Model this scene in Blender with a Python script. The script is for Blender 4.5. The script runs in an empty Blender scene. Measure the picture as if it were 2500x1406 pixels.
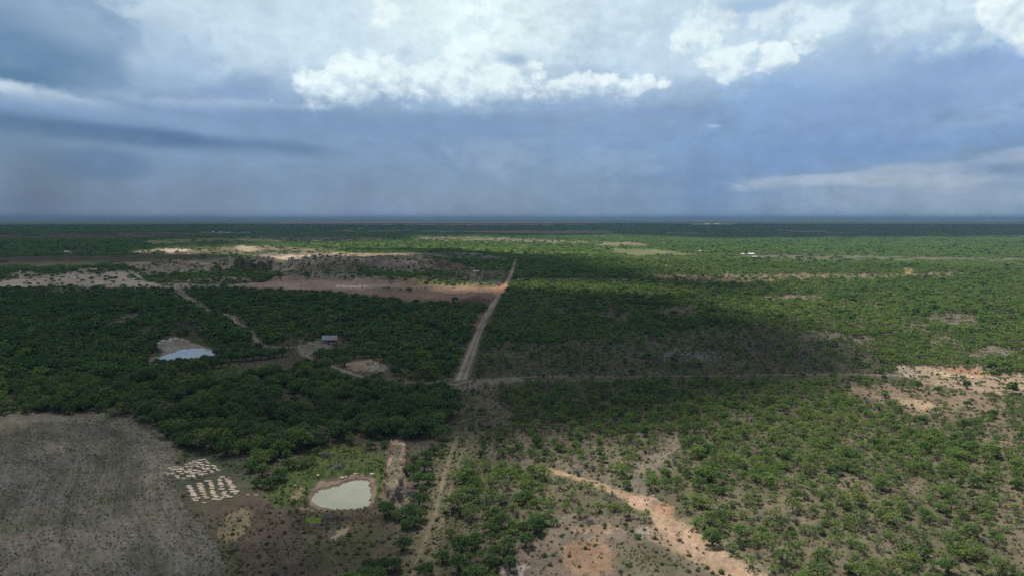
import bpy, math, random
import numpy as np
from mathutils import Vector

# ------------------------------------------------------------------ camera / light / world constants
S = bpy.context.scene
COL = S.collection
F_PX, PX0, PY0, HORIZON = 1667.0, 1250.0, 703.0, 534.0      # photo metrics (2500 x 1406)
CAM_H = 90.0
PITCH = math.atan((PY0 - HORIZON) / F_PX)
SUN_EL, SUN_AZ = 64.0, -28.0                                 # azimuth measured from +Y towards +X
SUN_STRENGTH = 5.0
SKY_GAIN = 0.1
EXPOSURE = 0.95

cam = bpy.data.cameras.new('camera')
cam.sensor_width = 36.0
cam.lens = F_PX / 2500.0 * 36.0
cam.clip_start, cam.clip_end = 1.0, 300000.0
camo = bpy.data.objects.new('camera', cam)
COL.objects.link(camo)
camo.location = (0, 0, CAM_H)
camo.rotation_euler = (math.radians(90) - PITCH, 0, 0)
S.camera = camo

S.view_settings.view_transform = 'Standard'
S.view_settings.look = 'None'
S.view_settings.gamma = 1
S.view_settings.exposure = EXPOSURE
S.render.engine = 'CYCLES'
S.cycles.max_bounces = 4
S.cycles.diffuse_bounces = 2
S.cycles.glossy_bounces = 2
S.cycles.transmission_bounces = 2
S.cycles.transparent_max_bounces = 8
S.cycles.volume_bounces = 0
S.cycles.caustics_reflective = False
S.cycles.caustics_refractive = False
try:
    S.cycles.use_denoising = False
    S.cycles.denoising_input_passes = 'RGB_ALBEDO_NORMAL'
    S.cycles.denoising_prefilter = 'ACCURATE'
except Exception:
    pass

sun = bpy.data.lights.new('sun', 'SUN')
sun.energy = SUN_STRENGTH
sun.angle = math.radians(0.53)
sun.color = (1.0, 0.95, 0.87)
suno = bpy.data.objects.new('sun', sun)
COL.objects.link(suno)
_e, _a = math.radians(SUN_EL), math.radians(SUN_AZ)
SUN_DIR = np.array([math.sin(_a) * math.cos(_e), math.cos(_a) * math.cos(_e), math.sin(_e)])
suno.rotation_euler = Vector(-SUN_DIR).to_track_quat('-Z', 'Y').to_euler()


def srgb(r, g, b):
    def f(c):
        c = c / 255.0
        return c / 12.92 if c <= 0.04045 else ((c + 0.055) / 1.055) ** 2.4
    return (f(r), f(g), f(b))


class NT:
    """tiny node-tree writer"""
    def __init__(self, tree):
        self.t = tree
        self.n = tree.nodes
        self.l = tree.links

    def new(self, kind, **kw):
        nd = self.n.new(kind)
        for k, v in kw.items():
            setattr(nd, k, v)
        return nd

    def put(self, sock, v):
        if isinstance(v, bpy.types.NodeSocket):
            self.l.new(v, sock)
        elif v is not None:
            try:
                sock.default_value = v
            except Exception:
                sock.default_value = (v[0], v[1], v[2], 1.0)

    def m(self, op, a, b=None, c=None, clamp=False):
        nd = self.new('ShaderNodeMath', operation=op, use_clamp=clamp)
        self.put(nd.inputs[0], a)
        if b is not None:
            self.put(nd.inputs[1], b)
        if c is not None:
            self.put(nd.inputs[2], c)
        return nd.outputs[0]

    def sstep(self, v, lo, hi, to0=0.0, to1=1.0):
        nd = self.new('ShaderNodeMapRange', interpolation_type='SMOOTHSTEP')
        self.put(nd.inputs[0], v)
        nd.inputs[1].default_value = lo
        nd.inputs[2].default_value = hi
        nd.inputs[3].default_value = to0
        nd.inputs[4].default_value = to1
        return nd.outputs[0]

    def mix(self, f, a, b, blend='MIX'):
        nd = self.new('ShaderNodeMix', data_type='RGBA', blend_type=blend)
        self.put(nd.inputs[0], f)
        self.put(nd.inputs[6], a)
        self.put(nd.inputs[7], b)
        return nd.outputs[2]

    def xyz(self, x, y, z=0.0):
        nd = self.new('ShaderNodeCombineXYZ')
        self.put(nd.inputs[0], x)
        self.put(nd.inputs[1], y)
        self.put(nd.inputs[2], z)
        return nd.outputs[0]

    def noise(self, vec, scale, detail=4.0, rough=0.55, dist=0.0, out=0, dims='3D'):
        nd = self.new('ShaderNodeTexNoise', noise_dimensions=dims)
        self.put(nd.inputs['Vector'], vec)
        nd.inputs['Scale'].default_value = scale
        nd.inputs['Detail'].default_value = detail
        nd.inputs['Roughness'].default_value = rough
        nd.inputs['Distortion'].default_value = dist
        return nd.outputs[out]


# ------------------------------------------------------------------ world: storm sky
world = bpy.data.worlds.new('World')
S.world = world
world.use_nodes = True
wt = NT(world.node_tree)
for nd in list(wt.n):
    wt.n.remove(nd)


def sky_az_el(px, py):
    x, y = (px - PX0) / F_PX, (PY0 - py) / F_PX
    cp, sp = math.cos(PITCH), math.sin(PITCH)
    v = (x, cp + y * sp, -sp + y * cp)
    n = math.sqrt(sum(c * c for c in v))
    return math.degrees(math.atan2(v[0], v[1])), math.degrees(math.asin(v[2] / n))


def build_world():
    tc = wt.new('ShaderNodeTexCoord')
    sep = wt.new('ShaderNodeSeparateXYZ')
    wt.l.new(tc.outputs['Generated'], sep.inputs[0])
    az = wt.m('MULTIPLY', wt.m('ARCTAN2', sep.outputs[0], sep.outputs[1]), 57.29578)
    el = wt.m('MULTIPLY', wt.m('ARCSINE', sep.outputs[2]), 57.29578)
    P = wt.xyz(az, wt.m('MULTIPLY', el, 1.5), 3.7)
    nA = wt.noise(P, 0.10, 7.0, 0.55, 0.3, out=1, dims='2D')               # big shapes, colour output gives two fields
    sA = wt.new('ShaderNodeSeparateColor')
    wt.l.new(nA, sA.inputs[0])
    nF = wt.noise(P, 0.55, 7.0, 0.62, dims='2D')                            # fine wisps
    Pst = wt.xyz(az, wt.m('MULTIPLY', el, 4.0), 11.0)
    nS = wt.noise(Pst, 0.13, 5.0, 0.55, dims='2D')                          # stratified streaks
    # two warped fields, -0.5..0.5
    wA = wt.m('SUBTRACT', sA.outputs[0], 0.5)
    wF = wt.m('SUBTRACT', nF, 0.5)
    warp = wt.m('ADD', wt.m('MULTIPLY', wA, 2.6), wt.m('MULTIPLY', wF, 0.9))

    def puff(dx, dy):
        pp = wt.xyz(wt.m('ADD', az, dx), wt.m('MULTIPLY', wt.m('ADD', el, dy), 1.15), 1.3)
        wv = wt.noise(pp, 0.8, 2.0, 0.5, 0.0, out=1, dims='2D')
        add = wt.new('ShaderNodeVectorMath', operation='MULTIPLY_ADD')
        wt.l.new(wv, add.inputs[0])
        add.inputs[1].default_value = (0.9, 0.9, 0.0)
        wt.l.new(pp, add.inputs[2])
        vo = wt.new('ShaderNodeTexVoronoi', feature='F1', voronoi_dimensions='2D')
        wt.l.new(add.outputs[0], vo.inputs['Vector'])
        vo.inputs['Scale'].default_value = 0.40
        vo.inputs['Detail'].default_value = 3.6
        vo.inputs['Roughness'].default_value = 0.46
        vo.normalize = True
        return wt.m('SUBTRACT', 1.0, wt.m('MULTIPLY', vo.outputs['Distance'], 1.5))

    p0, p1 = puff(0.0, 0.0), puff(-0.2, 0.55)
    lit = wt.m('SUBTRACT', p0, p1)
    PB = 0.42

    # base: elevation ramp
    ramp = wt.new('ShaderNodeValToRGB')
    e01 = wt.sstep(el, 0.0, 30.0)
    mr = wt.new('ShaderNodeMapRange')
    wt.put(mr.inputs[0], el)
    mr.inputs[1].default_value, mr.inputs[2].default_value = -5.0, 90.0
    wt.l.new(mr.outputs[0], ramp.inputs[0])
    stops = [(-5, (90, 112, 145)), (0, (118, 142, 175)), (2.5, (114, 138, 173)), (6.0, (120, 145, 184)), (8.5, (132, 154, 190)),
             (11, (166, 185, 212)), (14, (194, 208, 226)), (18, (204, 217, 230)), (30, (188, 200, 216)), (90, (150, 168, 196))]
    cr = ramp.color_ramp
    while len(cr.elements) < len(stops):
        cr.elements.new(0.5)
    for e, (d, c) in zip(cr.elements, stops):
        e.position = (d + 5) / 95.0
        e.color = (*srgb(*c), 1)
    col = ramp.outputs[0]
    col = wt.mix(wt.m('MULTIPLY', wt.sstep(nS, 0.38, 0.62), 0.28), col, wt.mix(1.0, col, srgb(205, 212, 230), 'MULTIPLY'))

    def ell(px, py, rx, ry, ang=0.0):
        a0, e0 = sky_az_el(px, py)
        k = math.degrees(1.0 / F_PX) * 0.94
        rxd, ryd = rx * k, ry * k
        dx, dy = wt.m('SUBTRACT', az, a0), wt.m('SUBTRACT', el, e0)
        if ang:
            c, s = math.cos(math.radians(ang)), math.sin(math.radians(ang))
            dx, dy = (wt.m('ADD', wt.m('MULTIPLY', dx, c), wt.m('MULTIPLY', dy, s)),
                      wt.m('SUBTRACT', wt.m('MULTIPLY', dy, c), wt.m('MULTIPLY', dx, s)))
        q = wt.m('ADD', wt.m('POWER', wt.m('ABSOLUTE', wt.m('DIVIDE', dx, rxd)), 2.0),
                 wt.m('POWER', wt.m('ABSOLUTE', wt.m('DIVIDE', dy, ryd)), 2.0))
        return wt.m('SUBTRACT', 1.0, wt.m('SQRT', q)), dy, ryd

    def soft(px, py, rx, ry, c, sof=0.7, amp=0.5, op=1.0, ang=0.0, field=None):
        nonlocal col
        e, dy, r = ell(px, py, rx, ry, ang)
        e = wt.m('MULTIPLY_ADD', warp if field is None else field, amp, e)
        mk = wt.sstep(e, 0.0, sof, 0.0, op)
        col = wt.mix(mk, col, srgb(*c))

    def cumulus(px, py, rx, ry, white=(232, 238, 244), shade=(166, 182, 208), ang=0.0, amp=1.5, edge=0.34, flat=0.75, op=1.0, contrast=0.30):
        nonlocal col
        e, dy, r = ell(px, py, rx, ry, ang)
        e = wt.m('ADD', wt.m('MULTIPLY_ADD', wt.m('SUBTRACT', p0, PB), amp, e), wt.m('MULTIPLY', warp, 0.35))
        mk = wt.sstep(e, 0.05, 0.05 + edge, 0.0, op)
        low = wt.sstep(wt.m('ADD', wt.m('DIVIDE', dy, r), wt.m('ADD', wt.m('MULTIPLY', wA, 1.6), wt.m('MULTIPLY', wF, 1.2))), -flat - 0.35, -flat + 1.0)
        mk = wt.m('MULTIPLY', mk, low)
        li = wt.m('ADD', lit, wt.m('ADD', wt.m('MULTIPLY', wt.m('DIVIDE', dy, r), 0.2), wt.m('MULTIPLY', wF, 0.55)))
        tone = wt.sstep(li, -contrast * 1.25, contrast * 0.7)
        cc = wt.mix(tone, srgb(*shade), srgb(*white))
        col = wt.mix(mk, col, cc)

    sF = wt.m('MULTIPLY', wt.m('SUBTRACT', nS, 0.5), 3.0)
    # broad bright veil at the top centre and lower tones
    soft(1150, 40, 900, 190, (208, 221, 233), 0.9, 0.5)
    soft(1130, 60, 420, 170, (222, 233, 239), 0.8, 0.5)
    soft(1560, 110, 300, 150, (196, 210, 228), 0.8, 0.5, 0.8)
    soft(1840, 20, 130, 50, (162, 186, 220), 0.8, 0.5, 0.9)
    soft(740, 90, 330, 150, (200, 213, 229), 0.8, 0.5, 0.8)
    # right-hand blue masses
    soft(2200, 180, 560, 150, (158, 178, 212), 0.9, 0.6)
    soft(1950, 330, 620, 140, (124, 153, 197), 1.0, 0.5)
    soft(1880, 240, 190, 80, (132, 162, 206), 0.9, 0.6, 0.8)
    soft(1560, 230, 260, 60, (160, 178, 208), 0.9, 0.8, 0.8)
    soft(1760, 450, 330, 130, (108, 138, 184), 1.0, 0.4, 0.9)
    soft(2220, 255, 360, 52, (128, 151, 196), 0.9, 0.9, 0.95, 6)
    soft(2380, 300, 260, 40, (146, 166, 202), 0.9, 0.8, 0.8, 6)
    soft(2330, 160, 170, 70, (138, 162, 204), 1.0, 0.6, 0.8)
    soft(2120, 360, 560, 60, (110, 141, 194), 1.0, 0.6, 0.9, 3)
    soft(2300, 330, 300, 40, (126, 152, 198), 0.9, 0.9, 0.7)
    # lower layer
    soft(2260, 480, 520, 85, (142, 160, 190), 1.0, 0.5, 0.9)
    soft(2230, 415, 330, 22, (158, 173, 200), 1.0, 1.0, 0.8, 5, sF)
    soft(2100, 450, 260, 16, (164, 174, 198), 1.0, 1.1, 0.6, -4, sF)
    soft(2350, 440, 260, 14, (168, 178, 200), 1.0, 1.1, 0.6, 0, sF)
    soft(1130, 480, 620, 110, (120, 141, 174), 1.0, 0.5, 0.8)
    soft(620, 460, 520, 110, (104, 127, 162), 1.0, 0.5, 0.85)
    soft(1240, 375, 190, 60, (136, 155, 186), 0.9, 0.9, 0.7)
    soft(1060, 375, 110, 22, (108, 133, 172), 0.7, 0.6, 0.7, -38)
    soft(1480, 400, 260, 40, (132, 152, 186), 1.0, 1.0, 0.5)
    # left dark mass
    soft(130, 110, 340, 170, (128, 152, 184), 0.5, 0.7)
    soft(200, 80, 150, 90, (150, 168, 197), 0.9, 0.8, 0.7)
    soft(110, 150, 320, 95, (88, 120, 156), 0.9, 0.6, 0.95, -6)
    soft(40, 185, 200, 45, (74, 107, 144), 0.9, 0.6, 0.9)
    soft(260, 190, 150, 50, (112, 138, 174), 0.9, 1.0, 0.8)
    soft(390, 100, 60, 110, (176, 192, 216), 0.5, 0.9, 0.8)
    soft(30, 220, 110, 20, (210, 217, 228), 1.0, 0.8, 0.9, -14)
    soft(180, 243, 200, 20, (186, 198, 216), 1.0, 0.9, 0.85, -8)
    soft(430, 250, 280, 30, (170, 184, 210), 1.0, 1.0, 0.8, -3)
    soft(280, 275, 300, 18, (160, 176, 202), 1.0, 1.0, 0.7, -4, sF)
    soft(335, 150, 60, 90, (186, 200, 220), 1.0, 0.7, 0.6)
    cumulus(570, 185, 170, 80, (190, 203, 224), (160, 179, 208), amp=0.45, edge=1.0, op=0.7, flat=2.0)
    soft(590, 205, 180, 40, (138, 160, 194), 1.0, 0.6, 0.9, 4)
    soft(560, 225, 200, 24, (128, 149, 190), 0.9, 0.9, 0.8)
    soft(700, 262, 220, 14, (166, 182, 212), 1.0, 1.0, 0.7, 0, sF)
    # main dark base band
    soft(700, 300, 1000, 55, (114, 140, 180), 0.9, 0.5, 0.95)
    soft(170, 318, 720, 40, (66, 98, 140), 0.9, 0.25, 0.95, -3)
    soft(400, 338, 400, 26, (62, 96, 142), 0.9, 0.25, 0.85, -2)
    soft(1230, 300, 380, 26, (118, 143, 184), 0.9, 0.9, 0.7)
    soft(1330, 258, 120, 14, (124, 148, 190), 0.9, 0.8, 0.7)
    soft(1580, 275, 170, 24, (128, 150, 194), 0.9, 1.0, 0.8)
    soft(1300, 330, 190, 16, (112, 137, 180), 0.9, 1.0, 0.6)
    soft(120, 400, 330, 90, (96, 120, 150), 0.9, 0.5, 0.9)
    soft(250, 405, 150, 46, (76, 106, 150), 0.55, 0.35, 0.85)
    soft(60, 490, 280, 90, (84, 108, 142), 1.0, 0.4, 0.9)
    soft(90, 465, 120, 120, (74, 98, 132), 0.9, 0.3, 0.8)
    soft(1730, 470, 80, 130, (100, 131, 176), 1.0, 0.3, 0.8)
    soft(1120, 175, 520, 110, (212, 223, 235), 1.0, 0.5, 0.75)
    soft(1330, 190, 330, 70, (200, 213, 229), 1.0, 0.6, 0.7)
    soft(1780, 100, 300, 110, (198, 211, 229), 1.0, 0.6, 0.75)
    soft(1130, 262, 440, 22, (150, 171, 201), 1.0, 0.7, 0.7)
    # sunlit cumulus
    cumulus(1250, 60, 380, 120, (232, 240, 245), (206, 220, 231), amp=0.8, edge=0.9, op=0.6, flat=2.0)
    cumulus(940, 30, 50, 45, (240, 245, 248), (218, 229, 237), amp=1.0, edge=0.5, op=0.9, flat=2.0)
    cumulus(1175, 40, 34, 110, (240, 245, 248), (216, 228, 236), amp=1.2, edge=0.5, op=0.75, flat=2.0)
    cumulus(1130, 215, 420, 62, (234, 239, 246), (196, 209, 227), amp=1.0, edge=0.8, flat=0.7, op=0.75)
    cumulus(880, 210, 165, 74, (236, 241, 246), (196, 210, 227), amp=1.0, edge=0.4, flat=0.6)
    cumulus(810, 190, 60, 30, (236, 241, 246), (200, 213, 229), amp=1.0, edge=0.25, flat=1.2)
    cumulus(1150, 195, 170, 80, amp=1.3, shade=(200, 212, 229), flat=0.7)
    cumulus(1400, 215, 190, 46, amp=1.2, shade=(196, 208, 227), flat=0.8)
    cumulus(1225, 115, 34, 26, amp=1.0, edge=0.3, shade=(206, 218, 232), flat=2)
    soft(1260, 148, 60, 24, (152, 172, 203), 0.8, 0.8, 0.8)
    cumulus(1715, 75, 80, 60, (226, 235, 243), (192, 207, 226), amp=1.1, edge=0.5, flat=1.5, op=0.85)
    cumulus(1960, 60, 150, 56, (222, 231, 240), (188, 204, 225), amp=1.1, edge=0.5, flat=1.3, op=0.85)
    cumulus(1705, 122, 78, 46, shade=(194, 208, 227), amp=1.1, flat=1.4, ang=-10)
    cumulus(1775, 160, 52, 34, shade=(196, 210, 228), amp=0.9, flat=1.5)
    cumulus(1885, 138, 100, 38, shade=(188, 203, 225), amp=1.2, flat=1.2, ang=6)
    cumulus(2340, 40, 200, 85, (216, 227, 238), (190, 205, 225), amp=0.9, edge=0.8, flat=1.6, op=0.75)
    cumulus(2480, 42, 80, 60, (240, 243, 247), (208, 219, 233), amp=1.1, edge=0.25, flat=1.5)
    cumulus(2410, 120, 52, 42, (160, 181, 214), (134, 159, 202), amp=0.9, edge=0.5, flat=1.5, op=0.7)
    soft(2370, 165, 110, 40, (136, 160, 202), 1.0, 0.8, 0.85)
    soft(1745, 308, 30, 8, (170, 192, 220), 1.0, 0.5, 0.7)
    col = wt.mix(1.0, col, (0.99, 1.07, 1.03), 'MULTIPLY')
    # rain shafts, fine tonal texture
    Prain = wt.xyz(az, wt.m('MULTIPLY_ADD', el, 0.10, wt.m('MULTIPLY', az, 0.05)), 5.0)
    nR = wt.noise(Prain, 0.35, 3.0, 0.5, dims='2D')
    low = wt.sstep(el, 7.5, 3.0)
    col = wt.mix(wt.m('MULTIPLY', wt.m('MULTIPLY', wt.sstep(nR, 0.35, 0.7), low), 0.10), col, srgb(72, 100, 138))
    tex = wt.m('ADD', wt.m('MULTIPLY_ADD', wF, 0.30, 1.0), wt.m('MULTIPLY', wt.m('SUBTRACT', sA.outputs[1], 0.5), 0.30))
    tc2 = wt.new('ShaderNodeVectorMath', operation='SCALE')
    wt.l.new(col, tc2.inputs[0])
    wt.l.new(tex, tc2.inputs['Scale'])
    col = tc2.outputs[0]
    # brighten to scene-linear units of the background strength, then a trace of clear-air sky behind the cloud
    sc = wt.new('ShaderNodeVectorMath', operation='SCALE')
    wt.l.new(col, sc.inputs[0])
    sc.inputs['Scale'].default_value = 1.0 / SKY_GAIN / (2 ** EXPOSURE)
    ny = wt.new('ShaderNodeTexSky', sky_type='NISHITA')
    ny.sun_disc = False
    ny.sun_elevation = math.radians(SUN_EL)
    ny.sun_rotation = math.radians(SUN_AZ)
    fin = wt.mix(0.94, ny.outputs[0], sc.outputs[0])
    bg = wt.new('ShaderNodeBackground')
    wt.l.new(fin, bg.inputs[0])
    bg.inputs[1].default_value = SKY_GAIN
    out = wt.new('ShaderNodeOutputWorld')
    wt.l.new(bg.outputs[0], out.inputs[0])
    world.cycles.sampling_method = 'MANUAL'
    world.cycles.sample_map_resolution = 512


build_world()

# ------------------------------------------------------------------ helpers
rng = np.random.default_rng(7)
random.seed(7)


def _hash(ix, iy, seed):
    h = (ix.astype(np.int64) * 374761393 + iy.astype(np.int64) * 668265263 + seed * 1442695041) & 0xFFFFFFFF
    h = ((h ^ (h >> 13)) * 1274126177) & 0xFFFFFFFF
    h = (h ^ (h >> 16)) & 0xFFFFFFFF
    return h / 4294967295.0


def vnoise(x, y, seed=0):
    ix, iy = np.floor(x), np.floor(y)
    fx, fy = x - ix, y - iy
    fx, fy = fx * fx * (3 - 2 * fx), fy * fy * (3 - 2 * fy)
    a, b = _hash(ix, iy, seed), _hash(ix + 1, iy, seed)
    c, d = _hash(ix, iy + 1, seed), _hash(ix + 1, iy + 1, seed)
    return a + (b - a) * fx + (c - a) * fy + (a - b - c + d) * fx * fy


def fbm(x, y, seed=0, oct=4):
    s, a, t = 0.0, 0.5, 0.0
    for k in range(oct):
        s = s + a * vnoise(x * 2 ** k + 17.3 * k, y * 2 ** k - 9.1 * k, seed + k)
        t += a
        a *= 0.55
    return s / t - 0.5


CP, SP = math.cos(PITCH), math.sin(PITCH)


def project(X, Y, Z=0.0):
    dx, dy, dz = X, Y, Z - CAM_H
    depth = np.maximum(dy * CP - dz * SP, 1e-3)
    up = dy * SP + dz * CP
    return PX0 + F_PX * dx / depth, PY0 - F_PX * up / depth


def ground_at(px, py):
    x, y = (np.asarray(px, float) - PX0) / F_PX, (PY0 - np.asarray(py, float)) / F_PX
    vy, vz = CP + y * SP, -SP + y * CP
    t = CAM_H / -vz
    return x * t, vy * t


# ------------------------------------------------------------------ survey maps (land cover, relief, cloud cover), traced plan drawn on the flat ground
MX0, MX1, MSX = -520, 3020, 2.0
MY0, MY1, MSY = 535, 1620, 1.0
mw, mh = int((MX1 - MX0) / MSX), int((MY1 - MY0) / MSY)
GX, GY = np.meshgrid(MX0 + MSX * np.arange(mw), MY0 + MSY * np.arange(mh))
_k = (GY - HORIZON + 3)
WX_ = fbm(GX / 34.0, np.log(_k) * 22.0, 11, 4)
WY_ = fbm(GX / 34.0, np.log(_k) * 22.0, 12, 4)
FINE = fbm(GX / 14.0, np.log(_k) * 60.0, 13, 4) + 0.7 * fbm(GX / 5.0, np.log(_k) * 170.0, 14, 3)


def blur(a, sx, sy):
    for s, ax in ((sx / MSX, 1), (sy / MSY, 0)):
        if s < 0.4:
            continue
        r = int(s * 2.5) + 1
        k = np.exp(-0.5 * (np.arange(-r, r + 1) / s) ** 2)
        k /= k.sum()
        pad = [(0, 0), (0, 0)]
        pad[ax] = (r, r)
        p = np.pad(a, pad, mode='edge')
        o = np.zeros_like(a)
        for i, w in enumerate(k):
            o += w * (p[i:i + a.shape[0], :] if ax == 0 else p[:, i:i + a.shape[1]])
        a = o
    return a


def inside(poly, qx, qy):
    r = np.zeros(qx.shape, bool)
    n = len(poly)
    for i in range(n):
        x0, y0 = poly[i]
        x1, y1 = poly[(i + 1) % n]
        if y0 == y1:
            continue
        c = ((y0 > qy) != (y1 > qy)) & (qx < (x1 - x0) * (qy - y0) / (y1 - y0) + x0)
        r ^= c
    return r


def region(poly, warp=8.0, sx=3.0, sy=1.0):
    """soft mask of a traced region; returns (slice, mask)"""
    xs, ys = [p[0] for p in poly], [p[1] for p in poly]
    mx, my = warp * 1.5 + sx * 3 + 6, warp * 1.0 + sy * 3 + 4
    i0 = max(0, int((min(ys) - my - MY0) / MSY)); i1 = min(mh, int((max(ys) + my - MY0) / MSY) + 2)
    j0 = max(0, int((min(xs) - mx - MX0) / MSX)); j1 = min(mw, int((max(xs) + mx - MX0) / MSX) + 2)
    sl = (slice(i0, i1), slice(j0, j1))
    sc = np.clip((GY[sl] - HORIZON) / 350.0, 0.04, 1.0)
    qx = GX[sl] + WX_[sl] * warp * 2.4
    qy = GY[sl] + WY_[sl] * warp * 2.4 * sc
    m = blur(inside(poly, qx, qy).astype(float), sx * 1.7, sy * 1.7)
    n = FINE[sl] * 3.0 * 4 * m * (1 - m)
    return sl, np.clip((m - 0.5 + n) * 1.6 + 0.5, 0, 1)


def strip(pts, sx=1.2, sy=0.5, warp=1.5):
    """soft mask of a poly-line with a width at every point (x, y, w)"""
    P = np.array(pts, float)
    wmax = P[:, 2].max()
    i0 = max(0, int((P[:, 1].min() - wmax - 4 - MY0) / MSY)); i1 = min(mh, int((P[:, 1].max() + wmax + 4 - MY0) / MSY) + 2)
    j0 = max(0, int((P[:, 0].min() - wmax * 2 - 8 - MX0) / MSX)); j1 = min(mw, int((P[:, 0].max() + wmax * 2 + 8 - MX0) / MSX) + 2)
    sl = (slice(i0, i1), slice(j0, j1))
    qx = GX[sl] + WX_[sl] * warp * 2
    qy = GY[sl] + WY_[sl] * warp
    asp = np.clip(F_PX * CAM_H / np.maximum(GY[sl] - HORIZON, 2) / CAM_H / 1.0, 2, 60)      # foreshortening: 1 px down = asp px across
    best = np.full(qx.shape, 9.0)
    for (x0, y0, w0), (x1, y1, w1) in zip(P[:-1], P[1:]):
        ym = 0.5 * (y0 + y1)
        k = np.clip(F_PX / max(ym - HORIZON, 2), 2, 40)
        ax, ay, bx, by = x0, y0 * k, x1, y1 * k
        dx, dy = bx - ax, by - ay
        t = np.clip(((qx - ax) * dx + (qy * k - ay) * dy) / (dx * dx + dy * dy), 0, 1)
        d = np.hypot(qx - ax - t * dx, qy * k - ay - t * dy) / (0.5 * (w0 + (w1 - w0) * t))
        best = np.minimum(best, d)
    m = np.clip((1.25 - best) / 0.5, 0, 1)
    return sl, blur(m, sx, sy)


SOIL = np.zeros((mh, mw, 3))
SOIL[:] = (0.088, 0.074, 0.056)
TREE = np.full((mh, mw), 0.95)
VEG = np.full((mh, mw), 0.5)
BIG = np.full((mh, mw), 1.0)
HGT = np.zeros((mh, mw))
SHD = np.full((mh, mw), 1.0)
DARKT = np.zeros((mh, mw))          # share of round, dark, dense-crowned trees


def paint(m, soil=None, tree=None, veg=None, big=None, op=1.0, dark=None):
    sl, k = m
    k = k * op
    if soil is not None:
        SOIL[sl] = SOIL[sl] * (1 - k[..., None]) + np.array(soil) * k[..., None]
    for arr, v in ((TREE, tree), (VEG, veg), (BIG, big), (DARKT, dark)):
        if v is not None:
            arr[sl] = arr[sl] * (1 - k) + v * k


def R(*a, **k):
    return region(list(a), **k)


GREY, MAUVE, BROWN = (0.13, 0.112, 0.098), (0.125, 0.098, 0.088), (0.10, 0.078, 0.06)
PALE, CREAM, SAND = (0.26, 0.215, 0.165), (0.42, 0.34, 0.23), (0.29, 0.205, 0.135)
RED, PINK = (0.235, 0.125, 0.078), (0.25, 0.175, 0.135)
GRASS, DRY, OLIVE = (0.055, 0.085, 0.028), (0.22, 0.175, 0.095), (0.085, 0.08, 0.045)
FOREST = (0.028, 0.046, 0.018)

# broad patches of thinner and thicker brush
th = fbm(GX / 150.0, np.log(_k) * 9.0, 31, 4)
th2 = fbm(GX / 420.0, np.log(_k) * 6.0, 37, 3)
TREE *= np.clip(0.95 + (th * 1.1 + th2 * 0.7) * np.where(GX > 1240, 0.55, 1.0), 0.15, 1.05)
paint(R((-520, 1620), (-520, 640), (1255, 640), (1235, 700), (1150, 900), (1120, 1120), (1000, 1300), (1000, 1620), warp=4), dark=0.75)
paint(R((1150, 640), (1700, 700), (2000, 900), (1500, 930), (1150, 930), warp=15, sx=20, sy=6), dark=0.35)
# right-hand country: drier, paler
paint(R((1240, 560), (3020, 560), (3020, 1620), (1000, 1620), (1100, 1150), (1240, 700), warp=6, sx=10, sy=4), soil=(0.090, 0.079, 0.053), tree=0.74, op=0.8)
paint(R((1900, 930), (3020, 900), (3020, 1620), (1700, 1620), (1650, 1200), (1700, 1050), warp=20, sx=20, sy=10), tree=0.62, op=0.6)
paint(R((1800, 1170), (3020, 1150), (3020, 1620), (1850, 1620), warp=20, sx=30, sy=20), tree=0.62, op=0.7)
paint(R((1600, 1000), (2250, 990), (2450, 1150), (2200, 1200), (1700, 1160), warp=30, sx=20, sy=10), tree=1.0, op=0.6)
paint(R((-520, 860), (600, 880), (1110, 950), (1100, 1080), (1000, 1110), (640, 1190), (440, 1120), (400, 1040), (300, 1000), (-520, 1000), warp=8, sx=6, sy=4), tree=1.3, big=1.25)
paint(R((0, 700), (430, 705), (600, 800), (740, 850), (700, 900), (300, 900), (-520, 900), (-520, 700), warp=10, sx=10, sy=4), tree=1.15, big=1.0, op=0.8)

# far plain, nearest to the horizon first
paint(R((-520, 536), (3020, 536), (3020, 576), (-520, 576), warp=2), soil=(0.024, 0.034, 0.028), tree=1.0, big=1.0)  # far woods, darkened further because cloud shade is put into the soil colour
paint(R((690, 541), (1480, 541), (1450, 553), (1250, 556), (640, 549), warp=3, sx=8, sy=0.4), soil=(0.09, 0.075, 0.062), tree=0.1)
paint(R((850, 548), (1460, 549), (1460, 551), (850, 550), warp=1, sx=8, sy=0.3), soil=(0.27, 0.22, 0.20), tree=0)
paint(R((1680, 546), (1800, 546), (1800, 548.5), (1680, 548.5), warp=1, sx=6, sy=0.3), soil=(0.5, 0.47, 0.42), tree=0)
paint(R((1560, 540), (2500, 539), (2500, 541), (1600, 542), warp=1, sx=8, sy=0.3), soil=(0.16, 0.14, 0.12), tree=0)
paint(R((2300, 555), (2450, 556), (2450, 557.5), (2300, 557), warp=1, sx=6, sy=0.3), soil=(0.2, 0.19, 0.17), tree=0)
paint(R((640, 553), (1120, 556), (1100, 559), (700, 558), warp=2, sx=8, sy=0.5), soil=(0.10, 0.075, 0.07), tree=0.2)
paint(R((770, 562), (1500, 563), (1530, 571), (1300, 571), (1000, 568), (780, 566), warp=2, sx=5, sy=0.5), soil=(0.19, 0.14, 0.115), tree=0.0)
paint(R((1610, 567), (1720, 568), (1725, 573), (1620, 571), warp=1, sx=4, sy=0.4), soil=(0.17, 0.13, 0.11), tree=0)
paint(R((1715, 566), (1780, 567), (1785, 571), (1730, 570), warp=1, sx=4, sy=0.4), soil=(0.17, 0.13, 0.11), tree=0)
paint(R((1870, 561), (2000, 563), (2120, 571), (2080, 573), (1990, 570), (1890, 567), warp=1, sx=4, sy=0.5), soil=(0.18, 0.13, 0.11), tree=0)
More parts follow.
